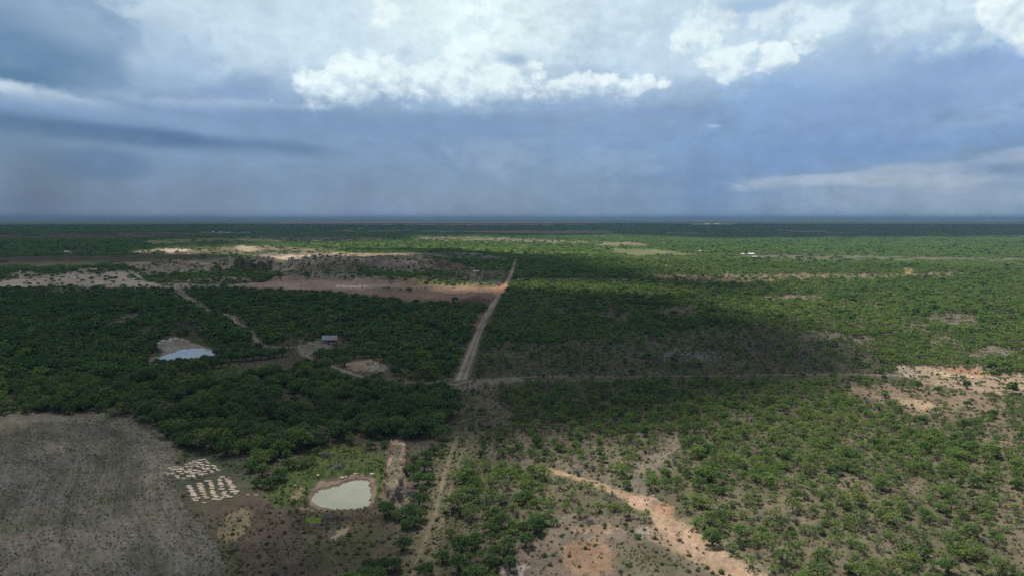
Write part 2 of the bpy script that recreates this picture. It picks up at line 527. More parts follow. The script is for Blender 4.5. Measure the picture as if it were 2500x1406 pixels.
paint(R((2050, 562), (2220, 564), (2220, 569), (2100, 569), warp=1, sx=4, sy=0.5), soil=(0.12, 0.09, 0.08), tree=0.1)
paint(R((-520, 574), (100, 572), (380, 566), (630, 566), (640, 571), (420, 576), (300, 583), (-520, 586), warp=2, sx=6, sy=0.7), soil=(0.115, 0.082, 0.075), tree=0.05)
paint(R((480, 567), (640, 566), (640, 568), (480, 568), warp=1, sx=4, sy=0.4), soil=(0.3, 0.25, 0.22), tree=0)
paint(R((-520, 586), (300, 584), (480, 590), (350, 606), (-520, 610), warp=3, sx=6, sy=1), soil=(0.05, 0.052, 0.035), tree=0.75)
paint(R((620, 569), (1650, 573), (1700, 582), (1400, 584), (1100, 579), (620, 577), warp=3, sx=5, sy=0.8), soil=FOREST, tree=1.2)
paint(R((700, 596), (900, 588), (1250, 584), (1500, 588), (1640, 604), (1480, 622), (1240, 618), (1000, 606), (720, 606), warp=5, sx=6, sy=1), soil=(0.085, 0.118, 0.036), tree=0.42)
paint(R((480, 580), (880, 578), (1000, 584), (800, 590), (480, 590), warp=3, sx=6, sy=0.8), soil=(0.16, 0.14, 0.09), tree=0.08)
paint(R((1000, 578), (1180, 578), (1440, 590), (1440, 594), (1250, 590), (1000, 586), warp=3, sx=6, sy=0.8), soil=(0.17, 0.15, 0.10), tree=0.10)
paint(R((-520, 609), (250, 612), (640, 616), (700, 622), (480, 632), (380, 640), (170, 648), (-520, 648), warp=3, sx=5, sy=0.8), soil=(0.088, 0.075, 0.052), tree=0.02, veg=0.3)
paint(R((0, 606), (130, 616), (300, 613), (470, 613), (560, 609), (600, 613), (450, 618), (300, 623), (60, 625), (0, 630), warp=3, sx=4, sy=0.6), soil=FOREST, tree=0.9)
paint(R((350, 586), (460, 581), (610, 580), (610, 588), (480, 592), (400, 600), (350, 597), warp=3, sx=4, sy=0.8), soil=(0.22, 0.20, 0.09), tree=0.05)
paint(R((310, 612), (480, 605), (640, 600), (720, 604), (880, 612), (800, 630), (650, 622), (500, 618), (320, 620), warp=6, sx=4, sy=0.8), soil=(0.15, 0.125, 0.09), tree=0.30)
paint(R((480, 598), (600, 596), (700, 602), (640, 606), (500, 606), warp=6, sx=4, sy=0.6), soil=(0.11, 0.095, 0.085), tree=0.3)
paint(R((500, 620), (640, 618), (720, 624), (640, 628), (500, 627), warp=4, sx=3, sy=0.6), soil=(0.095, 0.095, 0.045), tree=0.2)
paint(R((700, 606), (860, 607), (880, 612), (720, 615), warp=4, sx=3, sy=0.6), soil=(0.15, 0.14, 0.075), tree=0.1)
paint(R((318, 614), (380, 610), (400, 612), (340, 616), warp=3, sx=3, sy=0.5), soil=(0.34, 0.28, 0.21), tree=0)
paint(R((395, 611), (470, 611), (455, 615), (400, 615), warp=3, sx=3, sy=0.5), soil=(0.42, 0.35, 0.26), tree=0)
paint(R((400, 619), (450, 618), (470, 620), (400, 620.5), warp=1, sx=3, sy=0.5), soil=(0.34, 0.28, 0.2), tree=0)
paint(R((570, 605), (600, 604), (640, 611), (610, 617), (580, 614), warp=4, sx=3, sy=0.6), soil=(0.30, 0.235, 0.17), tree=0.02)
# quarry ground
paint(R((170, 657), (300, 641), (420, 636), (560, 628), (650, 621), (900, 620), (1000, 614), (1170, 616), (1240, 632), (1250, 690), (1100, 697), (900, 684), (690, 676), (650, 664), (500, 667), (380, 664), (170, 660), warp=4, sx=3, sy=0.8),
      soil=(0.165, 0.134, 0.118), tree=0.07, veg=0.3)
paint(R((640, 624), (800, 621), (900, 624), (880, 630), (700, 634), (660, 632), warp=4, sx=3, sy=0.7), soil=(0.20, 0.15, 0.12), tree=0.02)
paint(R((668, 629), (700, 624), (720, 628), (775, 628), (770, 632), (690, 634), warp=3, sx=2, sy=0.6), soil=(0.38, 0.29, 0.225), tree=0)
qs, qk = region([(170, 657), (300, 641), (560, 622), (900, 618), (1240, 632), (1250, 690), (900, 684), (500, 667)], warp=4, sx=6, sy=1)
SOIL[qs] *= (1 + qk * fbm(GX[qs] / 40.0, np.log(_k[qs]) * 90.0, 77, 4) * 1.5)[..., None]
paint(R((800, 618), (1030, 618), (1020, 625), (820, 628), warp=3, sx=3, sy=0.7), soil=(0.25, 0.19, 0.13), tree=0.05)
paint(R((650, 668), (900, 655), (1100, 660), (1240, 672), (1250, 688), (1100, 694), (900, 680), (700, 678), warp=5, sx=4, sy=1), soil=(0.12, 0.104, 0.088), tree=0.16)
paint(R((870, 660), (1100, 664), (1150, 674), (1000, 676), (870, 670), warp=5, sx=4, sy=1), soil=(0.06, 0.06, 0.04), tree=0.9)
paint(R((1065, 640), (1200, 648), (1250, 664), (1245, 678), (1120, 668), (1020, 650), warp=3, sx=3, sy=0.8), soil=(0.075, 0.056, 0.05), tree=0.1)
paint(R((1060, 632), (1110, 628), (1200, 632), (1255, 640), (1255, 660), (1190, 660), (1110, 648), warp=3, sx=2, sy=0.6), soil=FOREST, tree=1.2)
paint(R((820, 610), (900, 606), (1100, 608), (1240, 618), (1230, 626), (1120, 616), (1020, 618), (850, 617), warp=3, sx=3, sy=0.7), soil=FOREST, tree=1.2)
paint(R((1080, 619), (1180, 617), (1200, 625), (1160, 634), (1100, 630), warp=3, sx=3, sy=0.7), soil=(0.15, 0.13, 0.115), tree=0.2)
paint(strip([(1000, 645, 4), (1060, 634, 4), (1110, 624, 4), (1140, 617, 3)]), soil=(0.26, 0.22, 0.18), tree=0)
paint(R((680, 640), (700, 637), (708, 641), (690, 645), (668, 643), warp=1, sx=2, sy=0.5), soil=(0.16, 0.2, 0.08), tree=0)
# wooded ground west of the quarry
paint(R((-520, 648), (170, 650), (300, 646), (380, 663), (500, 666), (660, 655), (668, 690), (560, 697), (360, 680), (130, 686), (-520, 688), warp=5, sx=3, sy=0.8), soil=(0.06, 0.058, 0.042), tree=0.85)
paint(R((0, 672), (60, 662), (130, 668), (200, 660), (240, 668), (180, 676), (60, 680), warp=7, sx=3, sy=0.8), soil=(0.17, 0.145, 0.125), tree=0.15)
paint(R((240, 664), (330, 658), (460, 664), (380, 672), (290, 672), warp=6, sx=3, sy=0.8), soil=(0.17, 0.145, 0.125), tree=0.15)
paint(R((420, 684), (560, 678), (640, 682), (560, 690), (440, 692), warp=5, sx=3, sy=0.8), soil=(0.15, 0.125, 0.11), tree=0.25)
paint(R((-520, 686), (30, 684), (130, 676), (160, 668), (300, 664), (350, 676), (360, 690), (430, 693), (560, 695), (660, 688), (660, 694), (560, 702), (430, 705), (250, 700), (30, 702), (-520, 705), warp=4, sx=3, sy=0.8),
      soil=(0.235, 0.198, 0.172), tree=0.06, veg=0.2)
paint(R((60, 700), (240, 700), (220, 712), (100, 715), warp=8, sx=4, sy=1), soil=(0.13, 0.11, 0.095), tree=0.4)
paint(R((190, 655), (260, 654), (270, 659), (200, 660), warp=2, sx=3, sy=0.6), soil=(0.2, 0.17, 0.14), tree=0.05)
# brown stripped field by the road
paint(R((556, 701), (640, 690), (690, 681), (780, 678), (900, 684), (1010, 692), (1100, 697), (1190, 700), (1225, 702), (1212, 722), (1192, 742), (1100, 739), (1000, 737), (900, 724), (820, 713), (700, 706), warp=2.5, sx=2, sy=0.8),
      soil=(0.155, 0.105, 0.084), tree=0.0, veg=0.1)
paint(R((560, 700), (640, 690), (770, 680), (900, 688), (1000, 697), (900, 706), (700, 704), warp=3, sx=4, sy=1), soil=(0.19, 0.142, 0.118))
paint(R((820, 696), (900, 698), (880, 701), (820, 700), warp=2, sx=3, sy=0.6), soil=(0.36, 0.28, 0.23))
paint(R((900, 702), (1080, 704), (1060, 713), (920, 712), warp=4, sx=3, sy=1), soil=(0.10, 0.088, 0.06), tree=0.15, op=0.8)
paint(R((1060, 700), (1228, 701), (1216, 714), (1120, 715), (1050, 712), warp=2, sx=3, sy=0.8), soil=(0.22, 0.145, 0.105))
paint(R((980, 687), (1100, 680), (1220, 697), (1200, 701), (1050, 698), warp=4, sx=3, sy=0.8), soil=(0.18, 0.16, 0.075), tree=0.2)
paint(strip([(900, 701, 3), (1050, 701, 3), (1200, 701, 3), (1230, 700, 4)]), soil=(0.27, 0.185, 0.13), tree=0)
paint(R((1130, 728), (1170, 722), (1190, 728), (1195, 742), (1120, 740), warp=3, sx=2, sy=0.8), soil=(0.10, 0.062, 0.055))
# right-hand fields
paint(R((1465, 592), (1560, 591), (1590, 600), (1470, 600), warp=1.5, sx=2, sy=0.5), soil=(0.145, 0.13, 0.08), tree=0, veg=0)
paint(R((1492, 607), (1600, 610), (1712, 622), (1526, 623), warp=1.5, sx=2, sy=0.5), soil=(0.12, 0.13, 0.065), tree=0, veg=0)
paint(strip([(1420, 574, 4), (1460, 596, 6), (1500, 612, 6), (1530, 624, 6)]), soil=(0.13, 0.115, 0.075), tree=0.1)
paint(R((1800, 622), (2150, 624), (2200, 628), (2600, 631), (2600, 637), (1900, 634), (1800, 630), warp=2, sx=4, sy=0.7), soil=(0.100, 0.098, 0.068), tree=0.16, veg=0.4)
paint(R((1560, 673), (1680, 669), (2000, 668), (2250, 668), (2350, 664), (2340, 676), (2000, 680), (1750, 692), (1650, 684), warp=7, sx=8, sy=1.5), soil=(0.16, 0.125, 0.09), tree=0.25)
paint(R((1250, 680), (1560, 681), (1560, 684), (1250, 683), warp=1, sx=3, sy=0.5), soil=(0.17, 0.15, 0.11), tree=0.0)
paint(R((1570, 634), (1640, 628), (1760, 640), (1700, 660), (1600, 652), warp=8, sx=6, sy=2), soil=(0.14, 0.10, 0.075), tree=0.5)
paint(R((2200, 658), (2230, 655), (2240, 674), (2215, 676), warp=2, sx=3, sy=1), soil=(0.2, 0.15, 0.08), tree=0.1)
paint(R((1850, 723), (2000, 722), (2010, 728), (1860, 729), warp=3, sx=3, sy=0.8), soil=(0.18, 0.13, 0.1), tree=0.05)
for cx, cy, w, h in ((2230, 800, 30, 14), (2330, 780, 60, 12), (2110, 830, 60, 14), (2000, 820, 70, 16), (2310, 835, 40, 10), (2430, 860, 50, 10), (1660, 760, 60, 8), (1500, 770, 50, 6)):
    paint(R((cx - w, cy), (cx - w * .5, cy - h), (cx + w * .5, cy - h * .8), (cx + w, cy), (cx + w * .4, cy + h), (cx - w * .6, cy + h * .8), warp=14, sx=6, sy=2), soil=(0.115, 0.095, 0.08), tree=0.12)
# thinly wooded basin right of the road
paint(R((1180, 850), (1500, 830), (1700, 800), (1920, 800), (2100, 850), (2180, 890), (2080, 910), (1500, 912), (1170, 916), warp=14, sx=14, sy=4), soil=(0.082, 0.071, 0.062), tree=0.22, veg=0.9)
paint(R((1200, 888), (1500, 880), (1760, 884), (1900, 896), (1800, 908), (1180, 912), warp=6, sx=8, sy=3), soil=(0.060, 0.060, 0.042), tree=0.10, veg=0.8)
paint(R((1600, 856), (1700, 852), (1760, 864), (1720, 878), (1640, 876), warp=8, sx=4, sy=1.5), soil=(0.12, 0.115, 0.115), tree=0.15)
# north-south road
ROADP = [(1262, 622, 4), (1256, 645, 6), (1248, 670, 7), (1238, 690, 9), (1224, 712, 12), (1206, 740, 15), (1192, 762, 16), (1180, 782, 17), (1168, 812, 20), (1153, 850, 24), (1141, 885, 29), (1129, 915, 33), (1122, 932, 33)]
paint(strip([(x, y, w * 1.5) for x, y, w in ROADP]), soil=(0.10, 0.088, 0.075), tree=0.0, veg=0.2)
paint(strip(ROADP, sx=1, sy=0.6), soil=(0.175, 0.145, 0.118), tree=0.0, veg=0.0)
paint(strip([(x - w * .2, y, w * .28) for x, y, w in ROADP], sx=0.7, sy=0.6, warp=0.8), soil=(0.31, 0.25, 0.20))
paint(strip([(x + w * .25, y, w * .22) for x, y, w in ROADP], sx=0.7, sy=0.6, warp=0.8), soil=(0.28, 0.23, 0.185))
paint(R((1203, 704), (1236, 690), (1238, 704), (1224, 716), (1206, 722), warp=1.5, sx=2, sy=0.8), soil=(0.31, 0.16, 0.10), tree=0)
paint(R((1160, 768), (1180, 770), (1172, 812), (1158, 806), warp=2, sx=2, sy=1), soil=(0.24, 0.15, 0.12), tree=0, op=0.7)
paint(strip([(1132, 935, 16), (1134, 960, 15), (1131, 1000, 14), (1118, 1050, 16), (1100, 1090, 18)], sx=2, sy=2), soil=(0.18, 0.125, 0.10), tree=0.02, veg=0.3, op=0.75)
paint(strip([(1195, 935, 12), (1190, 960, 12), (1180, 990, 12), (1165, 1030, 12)], sx=2, sy=2), soil=(0.19, 0.13, 0.105), tree=0.05, veg=0.3, op=0.7)
# mown strip that runs on to the bottom edge
paint(R((1120, 940), (1200, 935), (1235, 1000), (1250, 1060), (1190, 1110), (1120, 1150), (1105, 1200), (1090, 1260), (1075, 1420), (930, 1500), (990, 1330), (1040, 1250), (1046, 1170), (1075, 1110), (1105, 1040), warp=5, sx=5, sy=3),
      soil=(0.125, 0.107, 0.070), tree=0.02, veg=0.6)
paint(strip([(1120, 1060, 6), (1098, 1110, 7), (1080, 1180, 8), (1062, 1260, 9), (1030, 1340, 10), (1000, 1420, 12)], sx=2, sy=2), soil=(0.19, 0.155, 0.11), op=0.85, veg=0.1)
paint(strip([(1145, 1060, 6), (1128, 1110, 7), (1104, 1180, 8), (1084, 1260, 9), (1055, 1340, 10), (1030, 1420, 12)], sx=2, sy=2), soil=(0.18, 0.147, 0.105), op=0.8, veg=0.1)
# east-west track
EW = [(1145, 934, 34), (1190, 925, 18), (1300, 919, 11), (1500, 919, 10), (1700, 917, 10), (1900, 914, 10), (2080, 913, 11), (2190, 916, 16), (2240, 920, 24)]
paint(strip([(x, y, w * 2.2) for x, y, w in EW]), soil=(0.085, 0.075, 0.055), tree=0)
paint(strip(EW), soil=(0.20, 0.162, 0.125), tree=0)
paint(R((1070, 940), (1110, 932), (1200, 925), (1300, 922), (1290, 930), (1180, 940), (1150, 950), (1100, 948), warp=4, sx=3, sy=1), soil=(0.19, 0.155, 0.13), tree=0.02)
# west tracks
TW = [(1120, 938, 22), (1040, 938, 20), (975, 943, 18), (925, 938, 16), (880, 918, 14), (840, 905, 13), (800, 890, 13), (768, 879, 13), (742, 866, 12), (733, 850, 12), (745, 841, 14)]
paint(strip([(x, y, w * 1.9) for x, y, w in TW]), tree=0, soil=(0.11, 0.09, 0.07))
paint(strip(TW), soil=(0.23, 0.19, 0.145), tree=0)
TV = [(430, 700, 16), (450, 722, 16), (485, 742, 14), (506, 757, 13), (540, 764, 10), (568, 772, 18), (572, 786, 16), (598, 797, 11), (618, 815, 10), (628, 834, 10), (648, 845, 12), (690, 848, 12), (735, 846, 12)]
paint(strip([(x, y, w * 1.7) for x, y, w in TV]), tree=0.02, soil=(0.12, 0.1, 0.08))
paint(strip(TV), soil=(0.27, 0.225, 0.175), tree=0)
paint(R((725, 846), (745, 838), (775, 832), (810, 836), (818, 846), (790, 856), (750, 866), warp=2, sx=2, sy=1), soil=(0.21, 0.175, 0.15), tree=0.02)
paint(R((690, 828), (750, 824), (750, 830), (700, 834), warp=3, sx=2, sy=1), soil=(0.16, 0.135, 0.11), tree=0.05)
paint(R((835, 884), (870, 878), (905, 876), (920, 886), (952, 898), (930, 908), (890, 906), (850, 898), warp=5, sx=2, sy=1), soil=(0.26, 0.175, 0.13), tree=0.06)
paint(R((890, 890), (950, 894), (955, 903), (900, 904), warp=3, sx=2, sy=1), soil=(0.24, 0.20, 0.185), tree=0.02)
paint(R((900, 925), (1000, 925), (1010, 935), (960, 942), (905, 935), warp=6, sx=3, sy=1), soil=(0.2, 0.15, 0.115), tree=0.15)
paint(R((690, 965), (740, 958), (740, 985), (660, 990), (650, 980), warp=6, sx=3, sy=1.5), soil=(0.12, 0.085, 0.075), tree=0.15)
paint(R((500, 905), (560, 892), (640, 898), (620, 915), (520, 920), warp=4, sx=3, sy=1), soil=GRASS, tree=0.0, veg=1.0)
paint(R((730, 985), (800, 975), (1000, 980), (960, 990), (760, 992), warp=8, sx=4, sy=1.5), soil=OLIVE, tree=0.4, op=0.6)
paint(R((270, 778), (330, 760), (350, 768), (300, 792), (265, 796), warp=6, sx=3, sy=1), soil=(0.12, 0.1, 0.085), tree=0.15)
paint(R((330, 800), (420, 790), (500, 796), (470, 806), (350, 812), warp=6, sx=3, sy=1), soil=(0.07, 0.062, 0.06), tree=0.15)
paint(R((100, 775), (160, 770), (150, 780), (100, 782), warp=4, sx=3, sy=1), soil=(0.1, 0.085, 0.075), tree=0.3)
# far pond
paint(R((390, 828), (440, 820), (500, 818), (520, 848), (515, 870), (440, 882), (370, 884), (345, 880), (400, 858), (375, 845), warp=2, sx=2, sy=1), soil=(0.06, 0.066, 0.03), tree=0.0, veg=0.6)
paint(R((352, 876), (385, 868), (405, 858), (385, 848), (384, 838), (420, 828), (460, 830), (470, 838), (505, 846), (524, 858), (512, 874), (440, 884), (365, 884), warp=1.5, sx=1.5, sy=0.8), soil=(0.24, 0.195, 0.17), tree=0.0, veg=0.0)
POND_FAR = [(371, 878), (384, 872), (402, 866), (428, 859), (437, 853), (463, 850), (505, 849.3), (522, 860), (508, 871), (472, 879), (419, 884), (384, 884)]
paint(R((400, 880), (420, 868), (470, 866), (520, 858), (660, 850), (740, 850), (740, 905), (560, 895), (500, 905), (400, 905), (330, 892), warp=3, sx=2, sy=1), tree=0.0)
# sandy wash on the right
paint(R((2185, 893), (2210, 890), (2260, 912), (2300, 925), (2240, 930), (2200, 915), warp=2, sx=2, sy=1), soil=(0.30, 0.25, 0.2), tree=0.03)
paint(R((2215, 905), (2240, 893), (2330, 897), (2400, 902), (2425, 918), (2500, 914), (2700, 920), (2700, 960), (2500, 955), (2440, 962), (2330, 948), (2240, 930), warp=5, sx=3, sy=1.5), soil=(0.25, 0.185, 0.135), tree=0.07, veg=0.3)
paint(R((2300, 898), (2380, 900), (2410, 915), (2380, 917), (2330, 908), warp=2, sx=2, sy=1), soil=(0.26, 0.145, 0.095), tree=0.02)
paint(R((2270, 908), (2370, 914), (2400, 921), (2300, 920), warp=2, sx=2, sy=1), soil=(0.36, 0.27, 0.18), tree=0.0)
paint(R((2050, 935), (2200, 940), (2240, 945), (2330, 955), (2420, 965), (2460, 985), (2440, 1010), (2330, 1020), (2240, 1015), (2180, 985), (2080, 955), warp=10, sx=6, sy=3), soil=(0.155, 0.115, 0.085), tree=0.15, veg=0.5)
paint(R((2190, 970), (2260, 978), (2290, 992), (2250, 1003), (2200, 990), warp=5, sx=3, sy=1.5), soil=(0.27, 0.2, 0.13), tree=0.03)
for cx, cy, w, h in ((2440, 1060, 50, 40), (2460, 1240, 30, 70), (2490, 1330, 60, 60), (2390, 1140, 20, 40), (2080, 1180, 50, 22), (1990, 1260, 60, 22), (2180, 1330, 60, 20), (2320, 1390, 60, 18), (1900, 1240, 40, 20), (2230, 1180, 30, 14), (1880, 1330, 40, 24)):
    paint(R((cx - w, cy), (cx - w * .5, cy - h), (cx + w * .5, cy - h * .8), (cx + w, cy), (cx + w * .4, cy + h), (cx - w * .6, cy + h * .8), warp=16, sx=6, sy=4), soil=(0.112, 0.090, 0.066), tree=0.3)
paint(R((1110, 1130), (1220, 1120), (1330, 1140), (1340, 1250), (1290, 1330), (1250, 1420), (1100, 1420), (1120, 1300), (1100, 1200), warp=8, sx=5, sy=4), tree=0.85, big=1.1)
# foreground sandy track with its bare ground
paint(R((1150, 1040), (1300, 1030), (1450, 1060), (1600, 1062), (1660, 1085), (1640, 1120), (1590, 1160), (1580, 1200), (1520, 1200), (1460, 1180), (1370, 1150), (1240, 1130), (1160, 1110), warp=14, sx=8, sy=4), soil=(0.122, 0.098, 0.078), tree=0.5, veg=0.5)
paint(R((1240, 1500), (1230, 1400), (1240, 1360), (1330, 1310), (1370, 1262), (1480, 1250), (1600, 1258), (1660, 1290), (1760, 1340), (1850, 1406), (1900, 1500), warp=10, sx=5, sy=4), soil=(0.135, 0.105, 0.085), tree=0.02, veg=0.35)
paint(strip([(1645, 1062, 30), (1640, 1090, 34), (1600, 1125, 36), (1562, 1150, 36), (1556, 1180, 34), (1566, 1205, 36)], sx=3, sy=3, warp=3), soil=(0.145, 0.118, 0.095), tree=0.0, veg=0.4)
TS = [(1318, 1140, 16), (1350, 1150, 18), (1400, 1163, 20), (1450, 1180, 24), (1500, 1200, 32), (1550, 1218, 44), (1590, 1240, 52), (1620, 1270, 60), (1660, 1300, 84), (1720, 1345, 92), (1780, 1385, 92), (1850, 1440, 92)]
paint(strip([(x, y, w * 1.5) for x, y, w in TS], sx=4, sy=3, warp=4), soil=(0.165, 0.135, 0.09), tree=0.0, veg=0.5, op=0.8)
paint(strip(TS, sx=2.5, sy=1.5, warp=4), soil=(0.275, 0.195, 0.13), tree=0.0, veg=0.15)
paint(R((1530, 1210), (1590, 1205), (1620, 1225), (1640, 1250), (1600, 1262), (1550, 1240), warp=6, sx=3, sy=2), soil=(0.31, 0.21, 0.155))
paint(R((1600, 1225), (1630, 1228), (1650, 1245), (1630, 1260), (1610, 1250), warp=4, sx=3, sy=2), soil=(0.29, 0.16, 0.105), op=0.8)
paint(R((1570, 1285), (1640, 1280), (1720, 1330), (1760, 1370), (1660, 1360), (1600, 1320), warp=8, sx=4, sy=3), soil=(0.30, 0.21, 0.15), op=0.85)
paint(R((1400, 1285), (1460, 1276), (1515, 1285), (1480, 1300), (1410, 1298), warp=6, sx=3, sy=2), soil=(0.23, 0.155, 0.11), op=0.8)
paint(R((1370, 1340), (1410, 1318), (1470, 1320), (1510, 1350), (1500, 1400), (1400, 1400), (1380, 1370), warp=10, sx=4, sy=3), soil=(0.22, 0.135, 0.09), op=0.75)
paint(R((1225, 1385), (1260, 1370), (1290, 1385), (1270, 1405), (1220, 1402), warp=5, sx=3, sy=2), soil=(0.25, 0.22, 0.2), tree=0)
paint(R((1540, 1290), (1570, 1286), (1600, 1300), (1560, 1312), warp=4, sx=3, sy=2), soil=(0.3, 0.26, 0.23), tree=0, op=0.7)
paint(R((1510, 1330), (1620, 1330), (1680, 1406), (1500, 1420), warp=12, sx=8, sy=6), soil=(0.105, 0.092, 0.066), veg=0.9, op=0.8)
# pond surroundings
paint(R((560, 1190), (700, 1110), (780, 1090), (930, 1070), (1040, 1080), (1050, 1240), (1000, 1300), (900, 1420), (560, 1420), (500, 1300), (450, 1230), (400, 1180), (400, 1110), (520, 1110), warp=5, sx=4, sy=3), soil=(0.098, 0.080, 0.064), tree=0.0, veg=0.6)
paint(R((400, 1115), (440, 1095), (600, 1120), (640, 1190), (600, 1200), (430, 1190), warp=6, sx=4, sy=3), soil=(0.070, 0.070, 0.052), tree=0.0)
paint(R((640, 1180), (700, 1140), (770, 1110), (860, 1100), (930, 1100), (948, 1130), (940, 1180), (925, 1220), (912, 1220), (920, 1170), (880, 1160), (800, 1165), (760, 1190), (745, 1240), (700, 1245), (660, 1230), warp=5, sx=3, sy=2), soil=(0.062, 0.088, 0.030), veg=1.0)
paint(R((755, 1100), (860, 1085), (900, 1095), (880, 1110), (760, 1130), warp=4, sx=3, sy=2), soil=(0.085, 0.105, 0.028), veg=0.9)
paint(R((925, 1140), (942, 1135), (938, 1180), (918, 1228), (908, 1225), (922, 1180), warp=2, sx=2, sy=1.5), soil=(0.045, 0.088, 0.016), veg=1.0)
paint(R((757, 1232), (756, 1200), (770, 1180), (815, 1172), (870, 1160), (912, 1162), (918, 1180), (910, 1236), (860, 1244), (780, 1246), warp=5, sx=1.5, sy=1), soil=(0.20, 0.15, 0.118), tree=0, veg=0.0)
POND_NEAR = [(764, 1218), (776, 1195), (815, 1184), (860, 1172), (900, 1168), (901, 1200), (897, 1236), (853, 1238), (815, 1237), (784, 1232)]
paint(R((690, 1250), (745, 1238), (775, 1248), (740, 1256), (695, 1262), warp=3, sx=2, sy=1), soil=(0.26, 0.2, 0.12), veg=0.2)
paint(R((712, 1205), (726, 1190), (744, 1196), (738, 1228), (716, 1226), warp=3, sx=2, sy=1), soil=(0.25, 0.195, 0.11), veg=0.4, op=0.8)
# embankment
paint(R((945, 1095), (958, 1076), (988, 1074), (1000, 1100), (995, 1140), (985, 1180), (1005, 1225), (960, 1240), (925, 1232), (934, 1180), (940, 1140), warp=3, sx=2, sy=1.5), soil=(0.155, 0.13, 0.095), tree=0.0, veg=0.4)
paint(strip([(958, 1098, 10), (956, 1120, 9), (950, 1150, 8), (942, 1180, 8)], sx=1.5, sy=1.5), soil=(0.30, 0.205, 0.15), veg=0)
paint(strip([(985, 1098, 12), (986, 1120, 10), (980, 1150, 8), (976, 1180, 8)], sx=1.5, sy=1.5), soil=(0.26, 0.18, 0.13), veg=0, op=0.8)
paint(R((950, 1096), (990, 1094), (990, 1104), (950, 1106), warp=2, sx=1.5, sy=1), soil=(0.31, 0.22, 0.165), veg=0)
paint(R((940, 1200), (980, 1196), (1010, 1215), (1000, 1230), (945, 1232), warp=4, sx=2, sy=1.5), soil=(0.24, 0.185, 0.14), op=0.8)
paint(R((950, 1078), (988, 1077), (990, 1092), (955, 1094), warp=2, sx=1.5, sy=1), soil=(0.10, 0.088, 0.08))
# brown waste ground, burnt patch and straw
paint(R((500, 1230), (600, 1200), (690, 1240), (800, 1262), (900, 1248), (970, 1262), (930, 1330), (880, 1420), (580, 1420), (540, 1330), warp=10, sx=5, sy=4), soil=(0.092, 0.068, 0.056), tree=0, veg=0.45)
paint(R((700, 1270), (760, 1262), (830, 1262), (850, 1280), (780, 1300), (720, 1300), warp=6, sx=4, sy=3), soil=(0.045, 0.038, 0.036), op=0.9)
paint(R((740, 1330), (900, 1270), (940, 1290), (880, 1380), (760, 1390), warp=12, sx=6, sy=5), soil=(0.062, 0.066, 0.035), op=0.7)
paint(R((545, 1260), (575, 1243), (610, 1245), (612, 1270), (590, 1310), (545, 1325), (532, 1300), warp=5, sx=3, sy=2), soil=(0.235, 0.185, 0.115), veg=0.5, op=0.85)
paint(R((800, 1312), (845, 1284), (858, 1290), (820, 1316), warp=4, sx=2, sy=1.5), soil=(0.25, 0.19, 0.13), veg=0.1)
paint(R((742, 1268), (785, 1262), (785, 1276), (750, 1282), warp=4, sx=2, sy=1.5), soil=(0.07, 0.11, 0.02), veg=0.9)
paint(strip([(722, 1280, 4), (745, 1310, 4), (790, 1345, 4), (840, 1390, 4), (860, 1420, 4)], sx=1.5, sy=1.5), soil=(0.14, 0.12, 0.09), op=0.6)
paint(R((460, 1290), (560, 1330), (600, 1420), (500, 1420), warp=14, sx=8, sy=5), soil=(0.078, 0.078, 0.045), veg=0.9, op=0.8)
# ploughed field
FIELD = [(-520, 1020), (0, 1014), (130, 1009), (250, 1012), (330, 1025), (390, 1050), (425, 1080), (440, 1112), (425, 1140), (398, 1158), (420, 1195), (450, 1225), (500, 1285), (535, 1340), (555, 1420), (560, 1620), (-520, 1620)]
fm = region(FIELD, warp=4, sx=3, sy=2)
paint(fm, soil=(0.128, 0.115, 0.096), tree=0.0, veg=0.0)
FMASK = np.zeros((mh, mw)); FMASK[fm[0]] = fm[1]
fn = fbm(GX / 90.0, np.log(_k) * 7.0, 51, 4)
gpatch = (FMASK * np.clip((fn - 0.06) * 7, 0, 1))[..., None]
SOIL[:] = SOIL * (1 - gpatch * 0.65) + np.array((0.080, 0.080, 0.054)) * gpatch * 0.65
fn2 = (FMASK * np.clip((fbm(GX / 60.0, np.log(_k) * 9.0, 57, 4) - 0.12) * 6, 0, 1))[..., None]
SOIL[:] = SOIL * (1 - fn2 * 0.6) + np.array((0.175, 0.15, 0.12)) * fn2 * 0.6
paint(R((-520, 1010), (250, 1009), (400, 1045), (440, 1110), (425, 1115), (380, 1062), (250, 1026), (80, 1026), (20, 1060), (-520, 1090), warp=5, sx=6, sy=2), soil=(0.17, 0.15, 0.11), op=0.55)
paint(R((0, 1280), (90, 1262), (200, 1255), (180, 1275), (60, 1300), (-200, 1330), warp=7, sx=8, sy=4), soil=(0.06, 0.072, 0.036), op=0.5)
paint(R((230, 1215), (300, 1210), (290, 1228), (240, 1232), warp=7, sx=6, sy=3), soil=(0.055, 0.07, 0.03), op=0.6)
TREE[FMASK > 0.3] = 0

# mottled colour everywhere else
mot = (fbm(GX / 40.0, np.log(_k) * 26.0, 61, 4) + 0.9 * FINE * np.clip((GY - 700) / 300, 0, 1))[..., None]
SOIL *= np.clip(1.0 + mot * 0.55, 0.5, 1.6)
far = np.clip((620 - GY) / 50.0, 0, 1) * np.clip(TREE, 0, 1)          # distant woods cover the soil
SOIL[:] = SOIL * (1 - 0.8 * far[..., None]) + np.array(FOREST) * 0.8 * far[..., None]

SOIL *= 0.66

